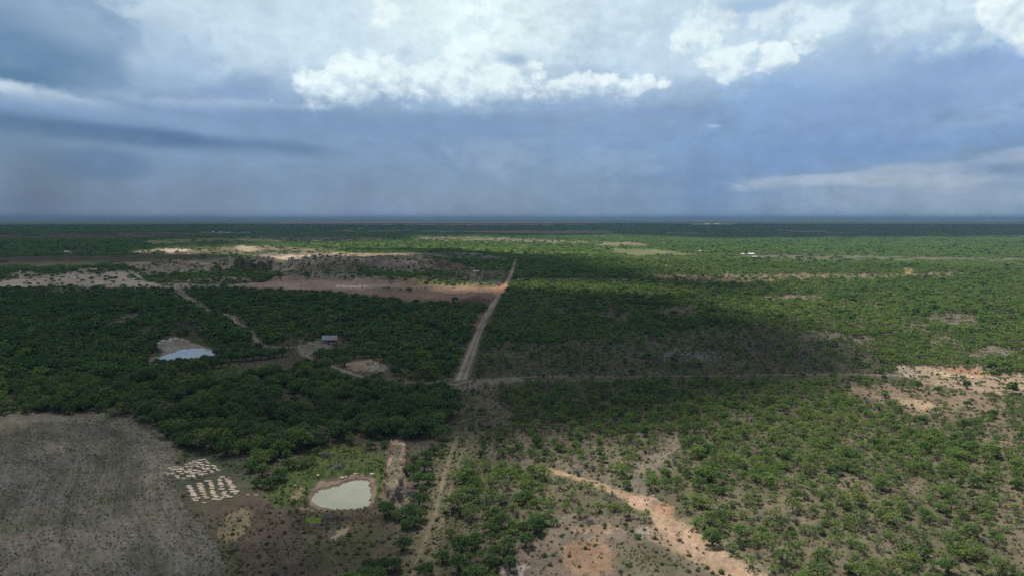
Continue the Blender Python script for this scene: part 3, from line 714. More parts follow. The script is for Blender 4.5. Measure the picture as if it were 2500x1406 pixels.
# ---- relief (metres)
def hump(poly, h, warp=4, sx=6, sy=2, ridged=0.0, seed=3):
    sl, k = region(poly, warp=warp, sx=sx, sy=sy)
    if ridged:
        n = 1 - np.abs(fbm(GX[sl] / 26.0, np.log(_k[sl]) * 40.0, seed, 4)) * 5.0
        k = k * (1 - ridged + ridged * np.clip(n, 0, 1.3))
    HGT[sl] += k * h

hump([(560, 655), (600, 640), (660, 640), (670, 652), (640, 662), (580, 664)], 16, ridged=0.45, sx=9, sy=2.5)
hump([(500, 662), (560, 650), (600, 660), (560, 668)], 10, ridged=0.4, sx=9, sy=2)
hump([(400, 655), (440, 646), (470, 652), (440, 660)], 12, ridged=0.4, sx=9, sy=2)
hump([(700, 658), (740, 642), (820, 640), (900, 644), (930, 658), (860, 664), (760, 664)], 18, ridged=0.5, sx=10, sy=2.5, seed=9)
hump([(930, 655), (980, 640), (1060, 640), (1160, 650), (1080, 655), (1000, 658)], 10, ridged=0.3, sx=12, sy=2.5)
hump([(860, 633), (960, 628), (1060, 630), (1100, 634), (950, 640)], 6, ridged=0.4, sx=10, sy=2, seed=5)
hump([(640, 625), (780, 620), (880, 624), (760, 632)], 5, ridged=0.5, sx=10, sy=1.5, seed=5)
hump([(660, 685), (685, 672), (720, 674), (740, 684)], 8, ridged=0.5, sx=6, sy=1.5)
hump([(850, 694), (900, 680), (1000, 684), (1100, 690), (1000, 696)], 5, ridged=0.6, sx=8, sy=1.5)
hump([(380, 612), (420, 600), (600, 600), (720, 606), (600, 614)], 7, ridged=0.6, sx=12, sy=1.5, seed=15)
hump([(1100, 742), (1140, 732), (1180, 728), (1192, 738), (1180, 744)], 3, ridged=0.5, sx=5, sy=1.5)
hump([(1000, 736), (1100, 734), (1190, 740), (1190, 744), (1000, 742)], 1.2, ridged=0.5, sx=4, sy=1)
hump([(740, 848), (760, 836), (800, 838), (812, 846), (780, 854)], 2.4, ridged=0.2, sx=4, sy=2)
hump([(386, 846), (390, 838), (425, 830), (455, 834), (440, 843), (410, 849)], 2.8, ridged=0.3, sx=3, sy=1.5)
hump([(1000, 936), (1050, 931), (1100, 934), (1050, 940)], 1.2, ridged=0.5, sx=4, sy=1.5)
hump([(2300, 897), (2400, 899), (2420, 910), (2500, 910), (2500, 900), (2400, 890)], 1.5, ridged=0.3, sx=4, sy=1.5)
# embankment: long crest beside the pond
hump([(952, 1100), (962, 1088), (986, 1088), (994, 1104), (990, 1140), (978, 1180), (985, 1215), (950, 1225), (938, 1205), (944, 1160), (950, 1125)], 3.4, warp=2, sx=3.5, sy=5, ridged=0.12)
hump([(700, 1242), (745, 1236), (755, 1180), (728, 1180), (715, 1210)], 1.4, warp=4, sx=5, sy=3, ridged=0.5)
hump([(780, 1250), (900, 1246), (960, 1256), (900, 1270), (800, 1268)], 1.2, warp=3, sx=6, sy=3, ridged=0.2)
hump([(770, 1150), (850, 1135), (910, 1140), (900, 1158), (800, 1165)], 0.9, warp=3, sx=5, sy=3, ridged=0.3)
hump([(690, 1250), (745, 1240), (770, 1248), (700, 1262)], 0.9, warp=2, sx=2, sy=1.5, ridged=0.6)
sl, k = region([(835 + (a - 835) * 1.05, 1206 + (b - 1206) * 1.07) for a, b in POND_NEAR], warp=1.2, sx=2.0, sy=1.4); HGT[sl] -= k * 1.6
sl, k = region([(450 + (a - 450) * 1.05, 866 + (b - 866) * 1.12) for a, b in POND_FAR], warp=0.6, sx=1.6, sy=0.7); HGT[sl] -= k * 1.3

# ---- cloud cover (1 = sun hidden) over each ground point
def cover(poly, v, sx=30, sy=10, warp=20, op=1.0):
    sl, k = region(poly, warp=warp, sx=sx, sy=sy)
    k = k * op
    SHD[sl] = SHD[sl] * (1 - k) + v * k

cover([(1480, 560), (3020, 560), (3020, 1700), (1230, 1700), (1100, 1500), (1060, 1300), (1080, 1200), (1130, 1140), (1240, 1100), (1400, 1075), (1560, 1060), (1690, 1040), (1800, 1000), (1900, 970), (2020, 945), (2150, 925), (2120, 870), (1990, 810), (1800, 765), (1640, 735),
       (1700, 725), (1960, 712), (1850, 695), (1620, 680), (1500, 655), (1420, 640), (1350, 622), (1240, 600)], 0.0, 34, 7, 16)
cover([(1480, 530), (3020, 530), (3020, 574), (1700, 583), (1400, 578)], 1.0, 20, 1.5, 4)
cover([(-520, 530), (1480, 530), (1500, 570), (640, 572), (-520, 590)], 0.95, 20, 1.5, 4)
cover([(690, 592), (1000, 584), (1250, 578), (1500, 574), (1900, 590), (1560, 626), (1250, 622), (1100, 608), (820, 610), (700, 604)], 0.0, 12, 1.5, 4)
cover([(330, 588), (440, 580), (620, 579), (700, 590), (820, 612), (1020, 614), (1020, 624), (830, 630), (780, 636), (640, 640), (560, 622), (330, 619)], 0.08, 10, 1.5, 4)
cover([(1000, 576), (1200, 576), (1440, 590), (1000, 590)], 0.1, 12, 1.5, 4)
cover([(1236, 688), (1400, 690), (1560, 694), (1740, 710), (1680, 726), (1500, 719), (1380, 712), (1236, 710)], 0.0, 10, 1.5, 3)
cover([(1010, 692), (1120, 686), (1240, 694), (1230, 714), (1120, 714), (1040, 708)], 0.1, 14, 2, 3)
cover([(820, 694), (900, 696), (900, 702), (820, 702)], 0.4, 12, 2, 3)
cover([(560, 676), (900, 684), (1190, 720), (1180, 742), (900, 724), (560, 702)], 0.5, 16, 3, 6, op=0.8)
cover([(-520, 560), (640, 560), (600, 600), (-520, 640)], 0.85, 20, 3, 6)
cover([(-520, 640), (640, 636), (1240, 640), (1240, 690), (640, 680), (400, 708), (-520, 710)], 0.52, 20, 3, 6)
cover([(-520, 1000), (440, 1000), (470, 1180), (560, 1420), (-520, 1620)], 0.62, 30, 14, 14)
cover([(-520, 1000), (120, 1005), (60, 1060), (-520, 1100)], 0.4, 30, 10, 10)
cover([(-200, 1330), (500, 1290), (560, 1420), (-200, 1500)], 0.42, 30, 16, 14)
cover([(380, 1110), (560, 1110), (620, 1190), (640, 1250), (600, 1320), (520, 1320), (440, 1240)], 0.28, 18, 8, 8)
cover([(640, 1130), (720, 1100), (880, 1090), (1000, 1080), (1090, 1110), (1110, 1200), (1060, 1290), (960, 1290), (900, 1262), (700, 1262), (620, 1200)], 0.22, 22, 9, 8)
cover([(560, 1290), (900, 1280), (1000, 1310), (1060, 1420), (560, 1500)], 0.78, 30, 14, 12)
cover([(1000, 1300), (1250, 1290), (1560, 1340), (1560, 1500), (1000, 1500)], 0.38, 40, 16, 14)
cover([(-200, 945), (130, 950), (170, 1000), (-200, 1008)], 0.45, 24, 8, 10)
cover([(130, 880), (360, 900), (420, 930), (300, 950), (100, 930)], 0.72, 30, 8, 10)
cover([(590, 885), (720, 890), (740, 925), (600, 930)], 0.55, 18, 6, 8)
cover([(830, 872), (950, 878), (980, 905), (860, 912)], 0.35, 18, 5, 8)
cover([(650, 1080), (790, 1090), (760, 1150), (640, 1150)], 0.4, 16, 8, 6)
cover([(1150, 780), (1170, 770), (1100, 930), (1090, 930)], 0.75, 16, 8, 6)
SHD = np.clip(SHD + fbm(GX / 120.0, np.log(_k) * 9.0, 71, 4) * 0.22 * (1 - np.abs(SHD * 2 - 1) * 0.6), 0, 1)


def samp(arr, px, py, default=None):
    x = (np.asarray(px) - MX0) / MSX
    y = (np.asarray(py) - MY0) / MSY
    ok = (x >= 0) & (x <= mw - 1.01) & (y >= -2) & (y <= mh - 1.01)
    x = np.clip(x, 0, mw - 1.01); y = np.clip(y, 0, mh - 1.01)
    i, j = np.floor(y).astype(int), np.floor(x).astype(int)
    fy, fx = y - i, x - j
    if arr.ndim == 3:
        fy, fx = fy[..., None], fx[..., None]
    v = (arr[i, j] * (1 - fx) + arr[i, j + 1] * fx) * (1 - fy) + (arr[i + 1, j] * (1 - fx) + arr[i + 1, j + 1] * fx) * fy
    if default is not None:
        v = np.where(ok[..., None] if arr.ndim == 3 else ok, v, default)
    return v


def height(X, Y):
    X, Y = np.asarray(X, float), np.asarray(Y, float)
    px, py = project(X, Y)
    ahead = Y > 20
    h = np.where(ahead, samp(HGT, px, py, 0.0), 0.0)
    D = np.hypot(X, Y)
    h = h + fbm(X / 260.0, Y / 260.0, 91, 3) * 2.2 * np.clip((D - 500) / 800, 0, 1)
    h = h + (fbm(X / 1500.0, Y / 1500.0, 95, 3)) * 22.0 * np.clip((D - 2500) / 6000, 0, 1)
    h = h + fbm(X / 9.0, Y / 9.0, 97, 3) * 0.22
    az = np.degrees(np.arctan2(X, Y))
    rim = np.clip((D - 30000) / 9000, 0, 1) * np.clip((58000 - D) / 8000, 0, 1)
    side = np.clip((-az - 6) / 12, 0, 1) + np.clip((az - 17) / 8, 0, 1) * 0.9
    h = h + rim * (side * (92 + 16 * fbm(az / 6, az * 0, 99, 3)) + 12 * fbm(az / 3, az * 0 + 5, 98, 3))
    return h


# ------------------------------------------------------------------ mesh helpers
def mesh_np(name, v, f, mats, mi=None, smooth=False):
    """v (n,3), f (m,k) arrays -> mesh"""
    me = bpy.data.meshes.new(name)
    v = np.ascontiguousarray(v, np.float32)
    f = np.ascontiguousarray(f, np.int32)
    m, k = f.shape
    me.vertices.add(len(v)); me.vertices.foreach_set('co', v.ravel())
    me.loops.add(m * k); me.loops.foreach_set('vertex_index', f.ravel())
    me.polygons.add(m); me.polygons.foreach_set('loop_start', np.arange(0, m * k, k, dtype=np.int32))
    me.polygons.foreach_set('loop_total', np.full(m, k, np.int32))
    for mt in mats:
        me.materials.append(mt)
    if mi is not None:
        me.polygons.foreach_set('material_index', np.ascontiguousarray(mi, np.int32))
    me.polygons.foreach_set('use_smooth', np.full(m, smooth, bool))
    me.update(calc_edges=True)
    me.validate()
    return me


def tag(o, label=None, cat=None, group=None, kind=None):
    if label: o['label'] = label
    if cat: o['category'] = cat
    if group: o['group'] = group
    if kind: o['kind'] = kind
    return o


def link(name, me, parent=None):
    o = bpy.data.objects.new(name, me)
    COL.objects.link(o)
    o.parent = parent
    return o


def empty(name, loc, rz=0.0):
    o = bpy.data.objects.new(name, None)
    o.empty_display_size = 0.5
    COL.objects.link(o)
    o.location = loc
    o.rotation_euler = (0, 0, rz)
    return o


def material(name):
    m = bpy.data.materials.new(name)
    m.use_nodes = True
    t = NT(m.node_tree)
    for nd in list(t.n):
        t.n.remove(nd)
    return m, t, t.new('ShaderNodeOutputMaterial')


def leaf_material(name, cols, trans=0.3, tile=None):
    m, t, out = material(name)
    oi = t.new('ShaderNodeObjectInfo')
    g = t.new('ShaderNodeNewGeometry')
    r = t.new('ShaderNodeValToRGB')
    cr = r.color_ramp
    while len(cr.elements) < len(cols):
        cr.elements.new(0.5)
    for i, (e, c) in enumerate(zip(cr.elements, cols)):
        e.position = i / (len(cols) - 1)
        e.color = (*c, 1)
    if tile:
        big = t.noise(oi.outputs['Location'], tile, 3.0, 0.6)
        f = t.m('ADD', t.m('MULTIPLY', oi.outputs['Random'], 0.62), t.m('MULTIPLY_ADD', big, 1.5, -0.56), clamp=True)
        t.l.new(f, r.inputs[0])
    else:
        t.l.new(oi.outputs['Random'], r.inputs[0])
    # leaf to leaf variation
    v = t.m('MULTIPLY_ADD', g.outputs['Random Per Island'], 0.7, 0.65)
    sc = t.new('ShaderNodeVectorMath', operation='SCALE')
    t.l.new(r.outputs[0], sc.inputs[0]); t.l.new(v, sc.inputs['Scale'])
    d = t.new('ShaderNodeBsdfDiffuse'); t.l.new(sc.outputs[0], d.inputs[0])
    tr = t.new('ShaderNodeBsdfTranslucent')
    t.l.new(t.mix(1.0, sc.outputs[0], (1.0, 1.15, 0.6), 'MULTIPLY'), tr.inputs[0])
    mx = t.new('ShaderNodeMixShader'); mx.inputs[0].default_value = trans
    t.l.new(d.outputs[0], mx.inputs[1]); t.l.new(tr.outputs[0], mx.inputs[2])
    t.l.new(mx.outputs[0], out.inputs[0])
    return m


def plain_material(name, a, b, scale, rough=0.9, detail=4.0, bump=0.0, space='Object', rnd=0.0, metal=0.0):
    m, t, out = material(name)
    tc = t.new('ShaderNodeTexCoord')
    n = t.noise(tc.outputs[space], scale, detail, 0.6)
    f = t.sstep(n, 0.3, 0.7)
    c = t.mix(f, a, b)
    if rnd:
        oi = t.new('ShaderNodeObjectInfo')
        sc = t.new('ShaderNodeVectorMath', operation='SCALE')
        t.l.new(c, sc.inputs[0]); t.l.new(t.m('MULTIPLY_ADD', oi.outputs['Random'], rnd, 1 - rnd * 0.5), sc.inputs['Scale'])
        c = sc.outputs[0]
    p = t.new('ShaderNodeBsdfPrincipled')
    t.l.new(c, p.inputs['Base Color'])
    p.inputs['Roughness'].default_value = rough
    p.inputs['Metallic'].default_value = metal
    if bump:
        bp = t.new('ShaderNodeBump'); bp.inputs['Distance'].default_value = bump
        t.l.new(n, bp.inputs['Height']); t.l.new(bp.outputs[0], p.inputs['Normal'])
    t.l.new(p.outputs[0], out.inputs[0])
    return m


# ------------------------------------------------------------------ ground
def ground_material():
    m, t, out = material('ground_soil')
    at = t.new('ShaderNodeAttribute', attribute_name='soil')
    av = t.new('ShaderNodeAttribute', attribute_name='cover')       # r: ground vegetation, g: field, b: furrow distance
    sp = t.new('ShaderNodeSeparateColor'); t.l.new(av.outputs['Color'], sp.inputs[0])
    fr = t.new('ShaderNodeAttribute', attribute_name='furrow')
    g = t.new('ShaderNodeNewGeometry')
    pos = g.outputs['Position']
    n1 = t.noise(pos, 0.035, 6.0, 0.6)
    n2 = t.noise(pos, 0.45, 6.0, 0.62)
    n3 = t.noise(pos, 2.3, 5.0, 0.7)
    c = at.outputs['Color']
    k = t.m('ADD', t.m('MULTIPLY_ADD', n1, 0.7, 0.02), t.m('ADD', t.m('MULTIPLY_ADD', n2, 1.1, -0.22), t.m('MULTIPLY_ADD', n3, 2.0, -0.70)))
    sc = t.new('ShaderNodeVectorMath', operation='SCALE')
    t.l.new(c, sc.inputs[0]); t.l.new(k, sc.inputs['Scale'])
    c = sc.outputs[0]
    # furrows: rows of clods at about 1 m, wheel passes at about 12 m
    rowv = t.xyz(t.m('MULTIPLY', fr.outputs['Fac'], 1.0), 0.0, 0.0)
    nr = t.noise(rowv, 0.16, 3.0, 0.7)
    nr2 = t.noise(rowv, 0.9, 2.0, 0.6)
    rows = t.m('ADD', t.m('MULTIPLY_ADD', nr, 1.2, 0.4), t.m('MULTIPLY', t.m('SUBTRACT', nr2, 0.5), 1.1))
    sc2 = t.new('ShaderNodeVectorMath', operation='SCALE')
    t.l.new(c, sc2.inputs[0]); t.l.new(rows, sc2.inputs['Scale'])
    c = t.mix(sp.outputs[1], c, sc2.outputs[0])
    # low herbs as speckle
    vn = t.noise(pos, 0.9, 5.0, 0.75)
    vb = t.noise(pos, 0.06, 4.0, 0.6)
    veg = t.sstep(t.m('ADD', vn, t.m('MULTIPLY', vb, 0.35)), 0.60, 0.78)
    veg = t.m('MULTIPLY', veg, sp.outputs[0])
    vc = t.mix(t.sstep(n1, 0.35, 0.65), (0.040, 0.056, 0.022), (0.085, 0.082, 0.040))
    c = t.mix(t.m('MULTIPLY', veg, 0.75), c, vc)
    d = t.new('ShaderNodeBsdfDiffuse')
    t.l.new(c, d.inputs[0])
    bp = t.new('ShaderNodeBump'); bp.inputs['Distance'].default_value = 0.35; bp.inputs['Strength'].default_value = 0.7
    t.l.new(t.m('ADD', n2, t.m('MULTIPLY', n3, 0.4)), bp.inputs['Height'])
    t.l.new(bp.outputs[0], d.inputs['Normal'])
    t.l.new(d.outputs[0], out.inputs[0])
    return m


def fan(ds, azs):
    A, Dd = np.meshgrid(np.radians(azs), ds)
    X, Y = (Dd * np.sin(A)).ravel(), (Dd * np.cos(A)).ravel()
    nr, nc = len(ds), len(azs)
    i, j = np.meshgrid(np.arange(nr - 1), np.arange(nc - 1), indexing='ij')
    a = (i * nc + j).ravel()
    f = np.stack([a, a + nc, a + nc + 1, a + 1], 1)[:, ::-1]
    return X, Y, f


pys = np.concatenate([np.arange(1900, 1412, -7.0), np.arange(1412, 700, -1.35), np.arange(700, 570, -0.7), np.arange(570, 536.4, -0.35)])
_, Dp = ground_at(np.full(len(pys), PX0), pys)
ds = np.concatenate([[0.5, 12, 25, 40], Dp[Dp > 52], [62000.0]])
azs = np.concatenate([np.linspace(-180, -56, 22), np.arange(-48, 48.01, 0.088), np.linspace(56, 180, 22)])
X, Y, Fc = fan(ds, azs)
Z = height(X, Y)
gme = mesh_np('ground', np.stack([X, Y, Z], 1), Fc, [ground_material()], smooth=True)
px, py = project(X, Y)
front = (Y > 15) & (np.abs(X) < 1.6 * Y)
px = np.where(front, np.clip(px, MX0 + 3, MX1 - 6), -9999)
py = np.where(front, np.clip(py, MY0, MY1 - 4), py)
soil = samp(SOIL, px, py, np.array((0.07, 0.057, 0.042)))
trm = samp(TREE, px, py, 0.6)
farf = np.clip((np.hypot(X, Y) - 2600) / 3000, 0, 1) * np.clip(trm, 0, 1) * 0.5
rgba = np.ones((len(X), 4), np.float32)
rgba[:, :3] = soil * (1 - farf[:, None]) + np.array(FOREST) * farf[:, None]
ca = gme.color_attributes.new('soil', 'FLOAT_COLOR', 'POINT'); ca.data.foreach_set('color', rgba.ravel())
cv = np.ones((len(X), 4), np.float32)
cv[:, 0] = np.clip(samp(VEG, px, py, 0.5), 0, 1); cv[:, 1] = samp(FMASK, px, py, 0.0); cv[:, 2] = 0
ca = gme.color_attributes.new('cover', 'FLOAT_COLOR', 'POINT'); ca.data.foreach_set('color', cv.ravel())
# furrows follow the curved headland of the field
head = [(-900, 1030), (0, 1016), (130, 1009), (250, 1012), (330, 1025), (390, 1050), (425, 1080), (440, 1112), (440, 1160), (450, 1225), (500, 1285), (535, 1340), (555, 1420), (560, 1560)]
hx, hy = ground_at([p[0] for p in head], [p[1] for p in head])
fur = np.zeros(len(X), np.float32)
idx = np.where(cv[:, 1] > 0.01)[0]
bx, by = X[idx] + 3 * fbm(X[idx] / 25, Y[idx] / 25, 5, 2), Y[idx] + 3 * fbm(X[idx] / 25, Y[idx] / 25, 6, 2)
best = np.full(len(idx), 1e9)
acc = np.zeros(len(idx)); wsum = np.zeros(len(idx))
for a in range(len(hx) - 1):
    dx, dy = hx[a + 1] - hx[a], hy[a + 1] - hy[a]
    tt = np.clip(((bx - hx[a]) * dx + (by - hy[a]) * dy) / (dx * dx + dy * dy), 0, 1)
    best = np.minimum(best, np.hypot(bx - hx[a] - tt * dx, by - hy[a] - tt * dy))
fur[idx] = best
fa = gme.attributes.new('furrow', 'FLOAT', 'POINT'); fa.data.foreach_set('value', fur)
ground = link('ground', gme)
tag(ground, 'brown scrubland floor with tracks, quarry spoil and a ploughed field', kind='structure')

# ------------------------------------------------------------------ water
def water(name, poly, z, label, mat):
    x, y = ground_at([p[0] for p in poly], [p[1] for p in poly])
    cx, cy = x.mean(), y.mean()
    x, y = cx + (x - cx) * 1.12, cy + (y - cy) * 1.12
    n = len(x)
    v = np.stack([x, y, np.full(n, z)], 1)
    me = bpy.data.meshes.new(name)
    me.from_pydata([tuple(p) for p in v], [], [tuple(range(n))])
    me.materials.append(mat)
    me.update()
    o = link(name, me)
    if me.polygons[0].normal.z < 0:
        me.flip_normals()
    return tag(o, label, kind='structure')


def water_material(name, c, rough):
    m, t, out = material(name)
    g = t.new('ShaderNodeNewGeometry')
    p = t.new('ShaderNodeBsdfPrincipled')
    n = t.noise(g.outputs['Position'], 0.12, 4.0, 0.6)
    t.l.new(t.mix(t.sstep(n, 0.35, 0.65), c, tuple(q * 0.9 for q in c)), p.inputs['Base Color'])
    p.inputs['Roughness'].default_value = rough
    p.inputs['IOR'].default_value = 1.33
    b = t.new('ShaderNodeBump'); b.inputs['Distance'].default_value = 0.03; b.inputs['Strength'].default_value = 0.25
    t.l.new(t.noise(g.outputs['Position'], 1.4, 3.0, 0.5), b.inputs['Height'])
    t.l.new(b.outputs[0], p.inputs['Normal'])
    t.l.new(p.outputs[0], out.inputs[0])
    return m


water('pond_water', POND_NEAR, -0.62, 'murky pale green water of the near stock pond', water_material('silty_water', (0.185, 0.182, 0.132), 0.15))
water('pond_water', POND_FAR, -0.5, 'pale blue grey water of the far pond among trees', water_material('milky_water', (0.15, 0.16, 0.17), 0.12))

# ------------------------------------------------------------------ tree prototypes
BARK = plain_material('mesquite_bark', (0.028, 0.024, 0.022), (0.055, 0.046, 0.040), 3.0)
LEAF_STUFF = leaf_material('mesquite_leaf', [(0.058, 0.097, 0.030), (0.076, 0.124, 0.037), (0.100, 0.152, 0.045), (0.134, 0.181, 0.056), (0.117, 0.137, 0.060)], 0.38, tile=0.011)
LEAF_DARK = leaf_material('dense_leaf', [(0.048, 0.081, 0.032), (0.061, 0.100, 0.038), (0.079, 0.122, 0.044), (0.096, 0.140, 0.050)], 0.36, tile=0.011)
LEAF_HUE = {
    'yellow-green': leaf_material('yellow_green_leaf', [(0.134, 0.165, 0.050), (0.116, 0.154, 0.047)], 0.4),
    'mid-green': leaf_material('mid_green_leaf', [(0.087, 0.129, 0.045), (0.096, 0.136, 0.051)], 0.38),
    'dark green': leaf_material('dark_green_leaf', [(0.056, 0.092, 0.038), (0.064, 0.100, 0.040)], 0.36),
    'grey-green': leaf_material('grey_green_leaf', [(0.106, 0.121, 0.069), (0.114, 0.127, 0.075)], 0.36),
}
TWIG = plain_material('grey_twig', (0.10, 0.088, 0.084), (0.15, 0.13, 0.122), 4.0)


def quads(c, nrm, size, r):
    """leaf cards: centres, preferred normals, sizes"""
    n = len(c)
    nn = nrm + r.normal(0, 0.55, (n, 3))
    nn /= np.linalg.norm(nn, axis=1)[:, None] + 1e-9
    a = np.cross(nn, r.normal(0, 1, (n, 3)))
    a /= np.linalg.norm(a, axis=1)[:, None] + 1e-9
    b = np.cross(nn, a)
    s = size[:, None]
    a, b = a * s, b * s * 0.62
    v = np.stack([c - a, c - b * 0.9, c + a, c + b], 1).reshape(-1, 3)
    f = np.arange(4 * n).reshape(n, 4)
    return v, f


def tube(path, radii, sides=5):
    path = np.array(path, float)
    vs, fs = [], []
    for i, p in enumerate(path):
        d = path[min(i + 1, len(path) - 1)] - path[max(i - 1, 0)]
        d /= np.linalg.norm(d) + 1e-9
        u = np.cross(d, (0.3, 0.9, 0.1)); u /= np.linalg.norm(u) + 1e-9
        w = np.cross(d, u)
        for s in range(sides):
            an = 2 * math.pi * s / sides
            vs.append(p + radii[i] * (math.cos(an) * u + math.sin(an) * w))
    for i in range(len(path) - 1):
        for s in range(sides):
            a, b = i * sides + s, i * sides + (s + 1) % sides
            fs.append((a, b, b + sides, a + sides))
    return np.array(vs), np.array(fs)


def join(parts):
    V, Fq, off = [], [], 0
    for v, f in parts:
        V.append(v); Fq.append(f + off); off += len(v)
    return np.concatenate(V), np.concatenate(Fq)


def mesquite(seed, R_=2.4, H=4.2, clumps=18, per=62, leaf=0.19, flat=0.5, low=0.35, sides=5, limbs=True, fine=True):
    """vase-shaped thorn tree: several stems from the base, limbs out to flattened leaf clumps"""
    r = np.random.default_rng(seed)
    asp = r.uniform(0.78, 1.28)
    dr = r.normal(0, 0.45, 2)
    tips, cs = [], []
    for k in range(clumps):
        rad = R_ * math.sqrt((k + 0.5) / clumps) * r.uniform(0.86, 1.12)
        an = k * 2.39996 + r.uniform(-0.5, 0.5)
        z = H * (low + (1 - low) * (1 - (rad / (R_ * 1.15)) ** 2) * r.uniform(0.72, 1.08))
        if r.random() < 0.25:
            z *= r.uniform(0.6, 0.85)
        cs.append((rad * math.cos(an) * asp + dr[0] * z / H, rad * math.sin(an) / asp + dr[1] * z / H, max(z, H * 0.28)))
    cs = np.array(cs)
    C_, N_, S_ = [], [], []
    for c in cs:
        cr = R_ * r.uniform(0.16, 0.40)
        n = int(per * r.uniform(0.35, 1.4))
        d = r.normal(0, 1, (n, 3)); d /= np.linalg.norm(d, axis=1)[:, None]
        rad = cr * np.minimum(np.abs(r.normal(0, 0.62, n)) + 0.2, 1.5)
        p = c + d * rad[:, None] * np.array((r.uniform(0.7, 1.4), r.uniform(0.7, 1.4), flat))
        C_.append(p); N_.append(d * 0.9 + np.array((0, 0, 0.75))); S_.append(leaf * r.uniform(0.6, 1.5, n))
    n = int(clumps * per * 0.10)
    an, rad = r.uniform(0, 6.28, n), R_ * 1.05 * np.sqrt(r.random(n))
    p = np.stack([rad * np.cos(an), rad * np.sin(an), H * r.uniform(0.25, 0.9, n)], 1)
    C_.append(p); N_.append(np.tile((0, 0, 0.5), (n, 1))); S_.append(leaf * r.uniform(0.5, 1.0, n))
    lv, lf = quads(np.concatenate(C_), np.concatenate(N_), np.concatenate(S_), r)
    tubes = []
    if limbs:
        nst = int(r.integers(2, 5)) if fine else 2
        stems = []
        for s in range(nst):
            an = 6.28 * s / nst + r.uniform(-0.5, 0.5)
            top = np.array((math.cos(an) * R_ * 0.34, math.sin(an) * R_ * 0.34, H * r.uniform(0.34, 0.5)))
            mid = top * np.array((0.35, 0.35, 0.5)) + r.normal(0, 0.08, 3)
            tubes.append(tube([(top[0] * .05, top[1] * .05, -0.25), mid, top], [0.13, 0.10, 0.075], sides))
            stems.append(top)
        for i, c in enumerate(cs):
            if not fine and i % 3:
                continue
            st = min(stems, key=lambda q: np.linalg.norm(q - c))
            m_ = (st + c) / 2 + r.normal(0, 0.12, 3) + np.array((0, 0, -0.12))
            tubes.append(tube([st, m_, c * np.array((1, 1, 0.96))], [0.065, 0.042, 0.02], 3 if not fine else 4))
    tv, tf = join(tubes) if tubes else (np.zeros((0, 3)), np.zeros((0, 4), int))
    return (lv, lf), (tv, tf)


def oak(seed, R_=2.6, H=4.6, clumps=26, per=58, leaf=0.24, fine=True, limbs=True):
    """dense rounded crown reaching low"""
    r = np.random.default_rng(seed)
    cs = []
    for k in range(clumps):
        u = (k + 0.5) / clumps
        z = 1 - 1.25 * u
        rad = math.sqrt(max(0.0, 1 - z * z)) * r.uniform(0.78, 1.02)
        an = k * 2.39996 + r.uniform(-.4, .4)
        lob = 1.0 + 0.28 * math.sin(2 * an + seed) + 0.16 * math.sin(5 * an + 2 * seed)
        cs.append((R_ * 0.82 * rad * lob * math.cos(an), R_ * 0.82 * rad * lob * math.sin(an), H * 0.52 + H * 0.36 * z * r.uniform(0.6, 1.15)))
    cs = np.array(cs)
    C_, N_, S_ = [], [], []
    for c in cs:
        cr = R_ * r.uniform(0.26, 0.42)
        n = int(per * r.uniform(0.7, 1.3))
        d = r.normal(0, 1, (n, 3)); d /= np.linalg.norm(d, axis=1)[:, None]
        p = c + d * (cr * r.random(n) ** 0.35)[:, None] * np.array((1, 1, 0.75))
        C_.append(p); N_.append(d * 1.0 + np.array((0, 0, 0.6))); S_.append(leaf * r.uniform(0.6, 1.4, n))
    lv, lf = quads(np.concatenate(C_), np.concatenate(N_), np.concatenate(S_), r)
    tubes = []
    if limbs:
        for s in range(3 if fine else 1):
            an = s * 2.1 + r.uniform(-0.3, 0.3)
            top = np.array((math.cos(an) * R_ * 0.3, math.sin(an) * R_ * 0.3, H * 0.5))
            tubes.append(tube([(0, 0, -0.25), top * np.array((0.3, 0.3, 0.5)), top], [0.17, 0.13, 0.08], 5))
            if fine:
                for c in cs[s::3][:6]:
                    tubes.append(tube([top, (top + c) / 2 + r.normal(0, 0.1, 3), c], [0.075, 0.05, 0.02], 4))
    tv, tf = join(tubes) if tubes else (np.zeros((0, 3)), np.zeros((0, 4), int))
    return (lv, lf), (tv, tf)


def shrub(seed, R_=0.8, H=0.75, n=230, leaf=0.10):
    r = np.random.default_rng(seed)
    d = r.normal(0, 1, (n, 3)); d[:, 2] = np.abs(d[:, 2]); d /= np.linalg.norm(d, axis=1)[:, None]
    lump = 0.75 + 0.35 * np.sin(3 * np.arctan2(d[:, 1], d[:, 0]) + seed) * np.sin(5 * d[:, 2] + seed)
    p = d * (r.random(n) ** 0.3 * lump)[:, None] * np.array((R_, R_, H)) + np.array((0, 0, 0.08))
    lv, lf = quads(p, d + np.array((0, 0, 0.4)), leaf * r.uniform(0.6, 1.5, n), r)
    tubes = []
    for s in range(5):
        an = s * 1.26 + r.uniform(-.3, .3)
        tubes.append(tube([(0, 0, -0.1), (math.cos(an) * R_ * .3, math.sin(an) * R_ * .3, H * .4), (math.cos(an) * R_ * .6, math.sin(an) * R_ * .6, H * .7)], [0.03, 0.02, 0.01], 3))
    tv, tf = join(tubes)
    return (lv, lf), (tv, tf)


